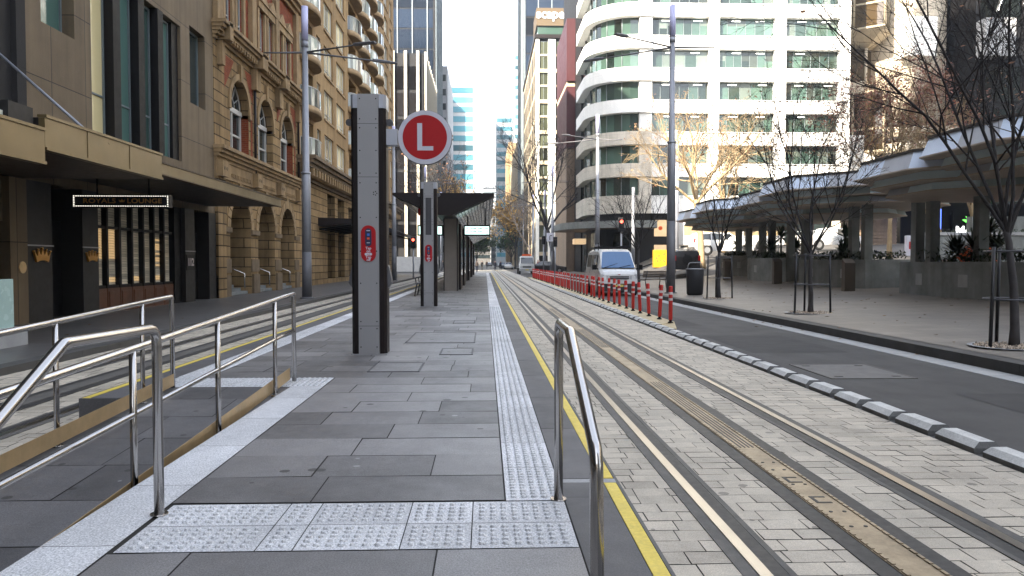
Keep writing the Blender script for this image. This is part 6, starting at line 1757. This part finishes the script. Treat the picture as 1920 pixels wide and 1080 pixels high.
# ---- tow truck far down the lane
TS = [(0, .45, .88, 1.15, .80, 1.25), (.12, .40, .92, 1.22, .80, 1.6), (.4, .40, .93, 1.24, .80, 2.18), (1.7, .40, .93, 1.24, .82, 2.24), (1.8, .42, .92, 1.22, .8, 2.15)]
TK = vehicle('tow_truck', 'white tow truck with an orange roof bar coming up the far lane', 'truck', TS, 'paint_white', (.75,), (5.1, 94, 0), 0, sides=[[(.3, 1.28), (1.3, 1.28), (1.3, 1.95), (.45, 1.95)]], rr=.38)
vp('windscreen', M['car_glass'], lambda b: b.poly([(-.78, -.03, 1.32), (.78, -.03, 1.32), (.72, .27, 2.06), (-.72, .27, 2.06)]), TK)
vp('beacon_bar', M['orange'], lambda b: (b.box(-.55, .55, .45, .75, 2.30, 2.48), b.box(-.6, .6, .5, .7, 2.24, 2.30)), TK)
vp('bumper', M['paint_silver'], lambda b: b.box(-.95, .95, -.12, -.01, .42, .68), TK)
vp('grille', M['plastic'], lambda b: b.box(-.55, .55, -.02, .0, .80, 1.0), TK)
for s in (-1, 1): vp('headlight', M['lamp_clear'], lambda b: b.box(*sorted((s * .6, s * .86)), -.03, .0, .78, .98), TK)
vp('tray', M['pole_dark'], lambda b: (b.box(-1.05, 1.05, 1.95, 6.2, .85, 1.05), b.box(-1.05, 1.05, 1.95, 2.05, 1.05, 1.7), b.box(-.45, .45, 1.0, 6.0, .5, .84)), TK)
for s in (-1, 1):
    b = MB(); b.tube([(s * .72, 4.8, .38), (s * 1.0, 4.8, .38)], .38, 16); o = link('wheel', b.mesh('wheel', M['tyre'])); o.parent = TK
vp('number_plate', M['plate_y'], lambda b: b.box(-.2, .2, -.128, -.121, .5, .6), TK)
# ---- cars
CS = [(0, .35, .70, .62, .55, .66), (.1, .25, .82, .74, .66, .78), (1.0, .2, .88, .88, .72, .93), (1.15, .2, .88, .90, .72, .96), (1.9, .2, .88, .93, .60, 1.40), (2.6, .2, .88, .94, .58, 1.46), (3.3, .2, .88, .94, .58, 1.40), (4.0, .22, .86, .94, .66, 1.0), (4.45, .3, .78, .86, .62, .92)]
def sedan(label, paint, loc, rz, name='parked_car', group='cars far down the street'):
    return vehicle(name, label, 'car', CS, paint, (.85, 3.5), loc, rz, sides=[[(1.35, .96), (2.4, .97), (2.4, 1.36), (1.9, 1.34)], [(2.48, .97), (3.55, .97), (3.2, 1.33), (2.48, 1.36)]],
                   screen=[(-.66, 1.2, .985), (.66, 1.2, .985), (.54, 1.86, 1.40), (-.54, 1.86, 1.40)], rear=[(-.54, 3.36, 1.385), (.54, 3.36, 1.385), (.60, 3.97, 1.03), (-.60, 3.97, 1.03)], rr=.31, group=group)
c = sedan('small white car coming towards the camera left of the tow truck', 'paint_white', (4.9, 162, 0), 0)
for s in (-1, 1): vp('headlight', M['lamp_clear'], lambda b: b.box(*sorted((s * .48, s * .74)), -.01, .06, .56, .66), c)
sedan('dark car behind the traffic lights on the far side street, partly hidden', 'paint_black', (10.2, 96, .15), R(80))
sedan('dark car far down the lane behind the small white car', 'paint_black', (4.7, 186, 0), 0)
for x, y, rz, pt, lb in ((-4.6, 150, 180, 'paint_black', 'dark car on the far left of the street driving away'), (4.8, 215, 0, 'paint_silver', 'silver car coming along the lane behind the dark one'), (-4.9, 236, 180, 'paint_silver', 'silver car far off on the left of the street'), (1.5, 262, 0, 'paint_black', 'dark car far off in the middle of the street'), (5.0, 250, 0, 'paint_white', 'white car farthest down the lane')):
    sedan(lb, pt, (x, y, .0), R(rz))
# ---- four wheel drives on the side street
US = [(0, .45, .80, .80, .70, .86), (.15, .35, .90, .95, .78, 1.0), (1.15, .32, .93, 1.08, .8, 1.13), (1.3, .32, .93, 1.10, .8, 1.18), (1.95, .32, .93, 1.13, .72, 1.74), (3.2, .32, .93, 1.13, .72, 1.80), (4.5, .32, .93, 1.13, .72, 1.76), (4.75, .36, .92, 1.12, .76, 1.62), (4.85, .5, .88, 1.05, .78, 1.2)]
SUVW = [[(1.5, 1.17), (2.45, 1.17), (2.45, 1.66), (2.02, 1.66)], [(2.55, 1.17), (3.45, 1.17), (3.45, 1.68), (2.55, 1.68)], [(3.55, 1.17), (4.6, 1.17), (4.45, 1.64), (3.55, 1.67)]]
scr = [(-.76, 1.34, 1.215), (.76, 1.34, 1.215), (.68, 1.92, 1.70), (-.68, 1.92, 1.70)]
def suv(label, paint, x, y, rz):
    g = gz(x, y) - .10
    t = vehicle('parked_car', label, 'car', US, paint, (.95, 3.85), (x, y, g), rz, sides=SUVW, screen=scr, rear=[(-.68, 4.62, 1.66), (.68, 4.62, 1.66), (.74, 4.80, 1.2), (-.74, 4.80, 1.2)], rr=.38, group='cars on the side street')
    for s in (-1, 1):
        vp('tail_light', M['lamp_red'], lambda b: b.box(*sorted((s * .74, s * .9)), 4.74, 4.86, .95, 1.3), t); vp('headlight', M['lamp_clear'], lambda b: b.box(*sorted((s * .55, s * .82)), .0, .12, .78, .95), t)
    vp('bumper', M['plastic'], lambda b: (b.box(-.9, .9, 4.82, 4.95, .4, .62), b.box(-.85, .85, -.06, .1, .38, .6)), t)
    return t
suv('white four wheel drive parked in the sun on the side street behind the planters', 'paint_white', 21.2, 60.5, R(90))
d4 = suv('dark four wheel drive with a spare wheel, seen from behind, left of the white one', 'paint_black', 15.0, 57.6, R(168))
vp('spare_wheel', M['tyre'], lambda b: b.tube([(0, 4.88, 1.0), (0, 5.08, 1.0)], .34, 18), d4)
u = vehicle('parked_ute', 'white utility truck parked uphill behind the spiky plants', 'ute',
            [(0, .5, .80, .85, .70, .9), (.15, .42, .92, 1.0, .8, 1.05), (1.2, .4, .93, 1.12, .8, 1.17), (1.35, .4, .93, 1.13, .8, 1.2), (2.0, .4, .93, 1.15, .7, 1.76), (3.0, .4, .93, 1.15, .7, 1.8), (3.5, .4, .93, 1.15, .72, 1.72), (3.62, .4, .93, 1.15, .88, 1.2), (5.2, .4, .93, 1.15, .88, 1.2)],
            'paint_white', (1.0, 4.1), (31.0, 62.5, gz(29, 62.5) - .05), R(94), sides=[[(1.6, 1.19), (2.45, 1.19), (2.45, 1.68), (2.1, 1.68)], [(2.55, 1.19), (3.4, 1.19), (3.3, 1.65), (2.55, 1.69)]], screen=[(-.76, 1.42, 1.24), (.76, 1.42, 1.24), (.66, 1.97, 1.72), (-.66, 1.97, 1.72)], rr=.39, group='cars on the side street')
vp('tray_rail', M['steel_dull'], lambda b: [b.tube([(x, 3.7, 1.2), (x, 3.7, 1.55), (x, 5.1, 1.5)], .03, 5) for x in (-.8, .8)], u)
bs = E('parked_bus', (22, 70.5, 1.3), 'long red and white vehicle with a glazed side behind the white four wheel drive', 'bus')
b = MB(); g = gz(22, 70); b.box(17.2, 27.6, 70.0, 72.3, g + .35, g + 2.9); b.build('body', M['paint_white'], bs, bevel=.12)
b = MB(); b.box(17.3, 27.5, 69.985, 69.998, g + 2.45, g + 2.7); b.build('red_stripe', M['red'], bs)
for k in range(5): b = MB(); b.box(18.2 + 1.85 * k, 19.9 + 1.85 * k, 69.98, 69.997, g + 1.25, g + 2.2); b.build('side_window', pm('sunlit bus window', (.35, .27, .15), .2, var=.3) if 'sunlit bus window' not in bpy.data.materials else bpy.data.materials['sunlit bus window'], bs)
for x in (19.2, 25.4): b = MB(); b.tube([(x, 69.95, g + .4), (x, 70.2, g + .4)], .48, 18); b.build('wheel', M['tyre'], bs)
# ---- odd things
b = MB(); b.box(15.3, 16.5, 69.2, 69.9, 1.0, 2.6); tag(b.build('utility_box', M['yellowbox'], bevel=.03), 'bright yellow box standing before the dark shop corner right of the van', 'box')
o = bpy.data.objects['utility_box']; g_ = MB(); r = random.Random(4)
for k in range(9): x, z = r.uniform(15.4, 16.3), r.uniform(1.4, 2.3); g_.poly([(x, 69.195, z), (x + r.uniform(.05, .2), 69.195, z + .05), (x + .1, 69.195, z + r.uniform(.08, .2)), (x - .05, 69.195, z + .1)])
g_.build('paint_mark', pm('dark scrawl', (.25, .10, .03), .7, var=.1), o)
def lump(name, label, cat, loc, s, mat, seed):
    import bmesh
    r = random.Random(seed); bm = bmesh.new(); bmesh.ops.create_icosphere(bm, subdivisions=3, radius=1)
    for v in bm.verts:
        c = v.co; k = 1 + .18 * math.sin(c.x * 4 + seed) * math.cos(c.y * 5) + .1 * math.sin(c.z * 9 + c.x * 6)
        v.co = Vector((c.x * s[0] * k, c.y * s[1] * k, max(c.z, -.6) * s[2] * k))
    me = bpy.data.meshes.new(name); bm.to_mesh(me); bm.free(); me.materials.append(mat)
    for p in me.polygons: p.use_smooth = True
    tag(link(name, me, None, loc), label, cat)
lump('plastic_cover', 'bright orange crumpled cover behind the spiky plant in the largest planter', 'cover', (18.55, 28.3, gz(18, 28.3) + 1.1), (.6, .5, .55), M['orange'], 2)
b = MB(); b.box(27.9, 28.6, 50.0, 50.3, gz(28, 50), gz(28, 50) + 1.35); bo = b.build('notice_stand', M['white_sign'], bevel=.02); tag(bo, 'small white notice stand with a red square on the sunny path', 'sign')
b = MB(); b.box(28.05, 28.4, 49.985, 49.998, gz(28, 50) + .45, gz(28, 50) + .95); b.build('red_notice', M['red'], bo)
for i, (x, y, x1, lb) in enumerate(((21.5, 28.6, 60, 'low concrete terrace wall with planting behind the largest planter'),)):
    t = E('terrace_wall', (x, y, gz(x, y)), lb, 'wall')
    b = MB(); b.box(x, x1, y + 9, y + 9.5, gz(x, y) - .5, gz(x, y) + 2.15); b.box(x + 6, x1, y + 14, y + 14.5, .5, gz(x, y) + 3.4); b.build('wall', M['conc'], t)
    b = MB(); b.box(x + .5, x1, y + 8.9, y + 9.6, gz(x, y) + 2.152, gz(x, y) + 2.3); b.build('coping', M['conc_lt'], t)
hedge(24, 40, 37.9, 42, gz(22, 29) + 2.0, .55, 8, 'strip of low shrubs along the terrace wall behind the largest planter')
wb = MB(); wb.box(-22, -6.9, 113.0, 113.4, .1, 2.3); tag(wb.build('low_wall', M['conc_lt']), 'low pale wall beyond the side street left of the second pylon', 'wall')
# ================================================================ PEOPLE far down the street
def person_mesh():
    J = {'pel': (0, 0, .95), 'ch': (0, .01, 1.30), 'nk': (0, 0, 1.48), 'hd': (0, -.02, 1.62), 'tp': (0, -.01, 1.72), 'hl': (-.1, 0, .9), 'kl': (-.11, -.10, .5), 'al': (-.11, .02, .09), 'tl': (-.11, -.13, .03),
         'hr': (.1, 0, .9), 'kr': (.11, .02, .5), 'ar': (.11, .2, .12), 'tr': (.11, .08, .03), 'sl': (-.19, 0, 1.40), 'el': (-.24, .06, 1.13), 'wl': (-.24, -.04, .90), 'fl': (-.24, -.07, .80), 'sr': (.19, 0, 1.40), 'er': (.24, -.03, 1.13), 'wr': (.25, -.14, .92), 'fr': (.25, -.19, .83)}
    RD = {'pel': .15, 'ch': .155, 'nk': .06, 'hd': .095, 'tp': .06, 'hl': .095, 'kl': .06, 'al': .045, 'tl': .04, 'hr': .095, 'kr': .06, 'ar': .045, 'tr': .04, 'sl': .062, 'el': .045, 'wl': .032, 'fl': .03, 'sr': .062, 'er': .045, 'wr': .032, 'fr': .03}
    ED = [('pel', 'ch'), ('ch', 'nk'), ('nk', 'hd'), ('hd', 'tp'), ('pel', 'hl'), ('hl', 'kl'), ('kl', 'al'), ('al', 'tl'), ('pel', 'hr'), ('hr', 'kr'), ('kr', 'ar'), ('ar', 'tr'), ('ch', 'sl'), ('sl', 'el'), ('el', 'wl'), ('wl', 'fl'), ('ch', 'sr'), ('sr', 'er'), ('er', 'wr'), ('wr', 'fr')]
    ks = list(J); me = bpy.data.meshes.new('person_skeleton'); me.from_pydata([J[k] for k in ks], [(ks.index(a), ks.index(c)) for a, c in ED], [])
    o = bpy.data.objects.new('person_skeleton', me); COL.objects.link(o)
    md = o.modifiers.new('skin', 'SKIN'); o.modifiers.new('sub', 'SUBSURF').levels = 1
    for i, k in enumerate(ks): me.skin_vertices[0].data[i].radius = (RD[k], RD[k]); me.skin_vertices[0].data[i].use_root = (k == 'pel')
    bpy.context.view_layer.update(); dg = bpy.context.evaluated_depsgraph_get(); m2 = bpy.data.meshes.new_from_object(o.evaluated_get(dg)); bpy.data.objects.remove(o)
    return m2
def cloth(name, top, leg):
    m, nt, p = base(name); tc = nd(nt, 'ShaderNodeTexCoord'); sp = nd(nt, 'ShaderNodeSeparateXYZ'); lk(nt, tc.outputs['Object'], sp.inputs[0])
    c = mixc(nt, mathn(nt, 'GREATER_THAN', sp.outputs[2], .93), leg, top); c = mixc(nt, mathn(nt, 'GREATER_THAN', sp.outputs[2], 1.47), c, (.42, .26, .19)); c = mixc(nt, mathn(nt, 'GREATER_THAN', sp.outputs[2], 1.68), c, (.03, .02, .015))
    c = mixc(nt, mathn(nt, 'LESS_THAN', sp.outputs[2], .08), c, (.02, .02, .02)); lk(nt, c, p.inputs['Base Color']); p.inputs['Roughness'].default_value = .8
    return m
PM = person_mesh()
for i, (x, y, tp, lg, rz, lb) in enumerate(((1.6, 128, (.02, .02, .03), (.03, .03, .05), 0, 'person in black walking towards the camera on the far tracks'), (3.0, 150, (.04, .05, .10), (.02, .02, .02), 2.8, 'person in a navy top walking away near the small white car'),
        (-1.2, 110, (.30, .22, .16), (.05, .05, .07), .4, 'person in a tan coat at the far end of the platform'), (7.4, 108, (.25, .05, .04), (.03, .03, .04), 1.3, 'person in a dark red top on the footpath beside the tow truck'), (3.6, 190, (.4, .4, .4), (.03, .03, .05), 3.0, 'person in a pale grey top far off between the rails'),
        (-7.6, 138, (.03, .03, .03), (.08, .08, .1), 1.0, 'person in dark clothes on the far left footpath'), (0.3, 165, (.08, .03, .03), (.02, .02, .03), .2, 'person in a maroon jacket crossing the far tracks'),
        (2.4, 176, (.02, .05, .03), (.02, .02, .03), 1.6, 'person in a dark green top stepping across the far rails'), (-.6, 142, (.02, .02, .02), (.10, .09, .07), 2.9, 'person in a black top and tan trousers walking away at the platform end'), (7.7, 130, (.06, .06, .07), (.02, .02, .02), .2, 'person in charcoal clothes on the far footpath by a lamp post'), (8.3, 118, (.20, .20, .22), (.03, .03, .06), 2.8, 'person in a grey hoodie walking away past the far shopfronts'))):
    me = PM.copy(); me.materials.clear(); me.materials.append(cloth('clothes %s' % ORD[i], tp, lg))
    for p in me.polygons: p.use_smooth = True
    o = link('person', me, None, (x, y, .1 if abs(x) > 6.8 else .005)); o.rotation_euler.z = rz; tag(o, lb, 'person', 'people far down the street')
# ================================================================ CAMERA, LIGHT, SKY
cam = bpy.data.cameras.new('camera'); co = bpy.data.objects.new('camera', cam); COL.objects.link(co)
cam.sensor_width = 36; cam.lens = 27.0; cam.clip_start = .05; cam.clip_end = 6000
F = 1440.0
yaw, pitch = math.atan(50 / F), math.atan(48 / F)
co.location = (0, 0, 1.46)
co.rotation_euler = (math.pi / 2 - pitch, 0, -yaw)
SC.camera = co
EL, AZ = R(33), R(40)            # the sun stands behind the camera, to its left
sun = bpy.data.lights.new('sun', 'SUN'); so_ = bpy.data.objects.new('sun', sun); COL.objects.link(so_)
sun.energy = 3.8; sun.angle = R(.53); sun.color = (1, .89, .73)
d = Vector((math.sin(AZ) * math.cos(EL), math.cos(AZ) * math.cos(EL), -math.sin(EL)))
so_.rotation_euler = d.to_track_quat('-Z', 'Y').to_euler()
w = bpy.data.worlds.new('World'); SC.world = w; w.use_nodes = True
nt = w.node_tree
sky = nt.nodes.new('ShaderNodeTexSky'); sky.sky_type = 'NISHITA'; sky.sun_disc = False
sky.sun_elevation = EL; sky.sun_rotation = math.pi + AZ; sky.air_density = 1.0; sky.dust_density = 1.2; sky.ozone_density = 1.0
bg = nt.nodes['Background']; bg.inputs['Strength'].default_value = .15
hs = nt.nodes.new('ShaderNodeHueSaturation'); hs.inputs['Saturation'].default_value = .45
nt.links.new(sky.outputs[0], hs.inputs['Color']); nt.links.new(hs.outputs[0], bg.inputs['Color'])
SC.view_settings.view_transform = 'Standard'; SC.view_settings.look = 'None'; SC.view_settings.exposure = 2.68; SC.view_settings.gamma = 1
SC.render.engine = 'CYCLES'
SC.cycles.max_bounces = 7; SC.cycles.diffuse_bounces = 3; SC.cycles.glossy_bounces = 3; SC.cycles.transparent_max_bounces = 6
SC.cycles.caustics_reflective = False; SC.cycles.caustics_refractive = False; SC.cycles.use_denoising = True
# thin city air: the far towers pale into it
hz = MB(); hz.box(-140, 140, -215, 760, -1.2, 125)
m = bpy.data.materials.new('thin haze'); m.use_nodes = True
nt = m.node_tree; nt.nodes.remove(nt.nodes['Principled BSDF'])
vn = nt.nodes.new('ShaderNodeVolumePrincipled'); vn.inputs['Density'].default_value = .0004; vn.inputs['Color'].default_value = (.85, .92, 1, 1); vn.inputs['Anisotropy'].default_value = .3
nt.links.new(vn.outputs[0], nt.nodes['Material Output'].inputs['Volume'])
tag(hz.build('haze', m), kind='stuff')
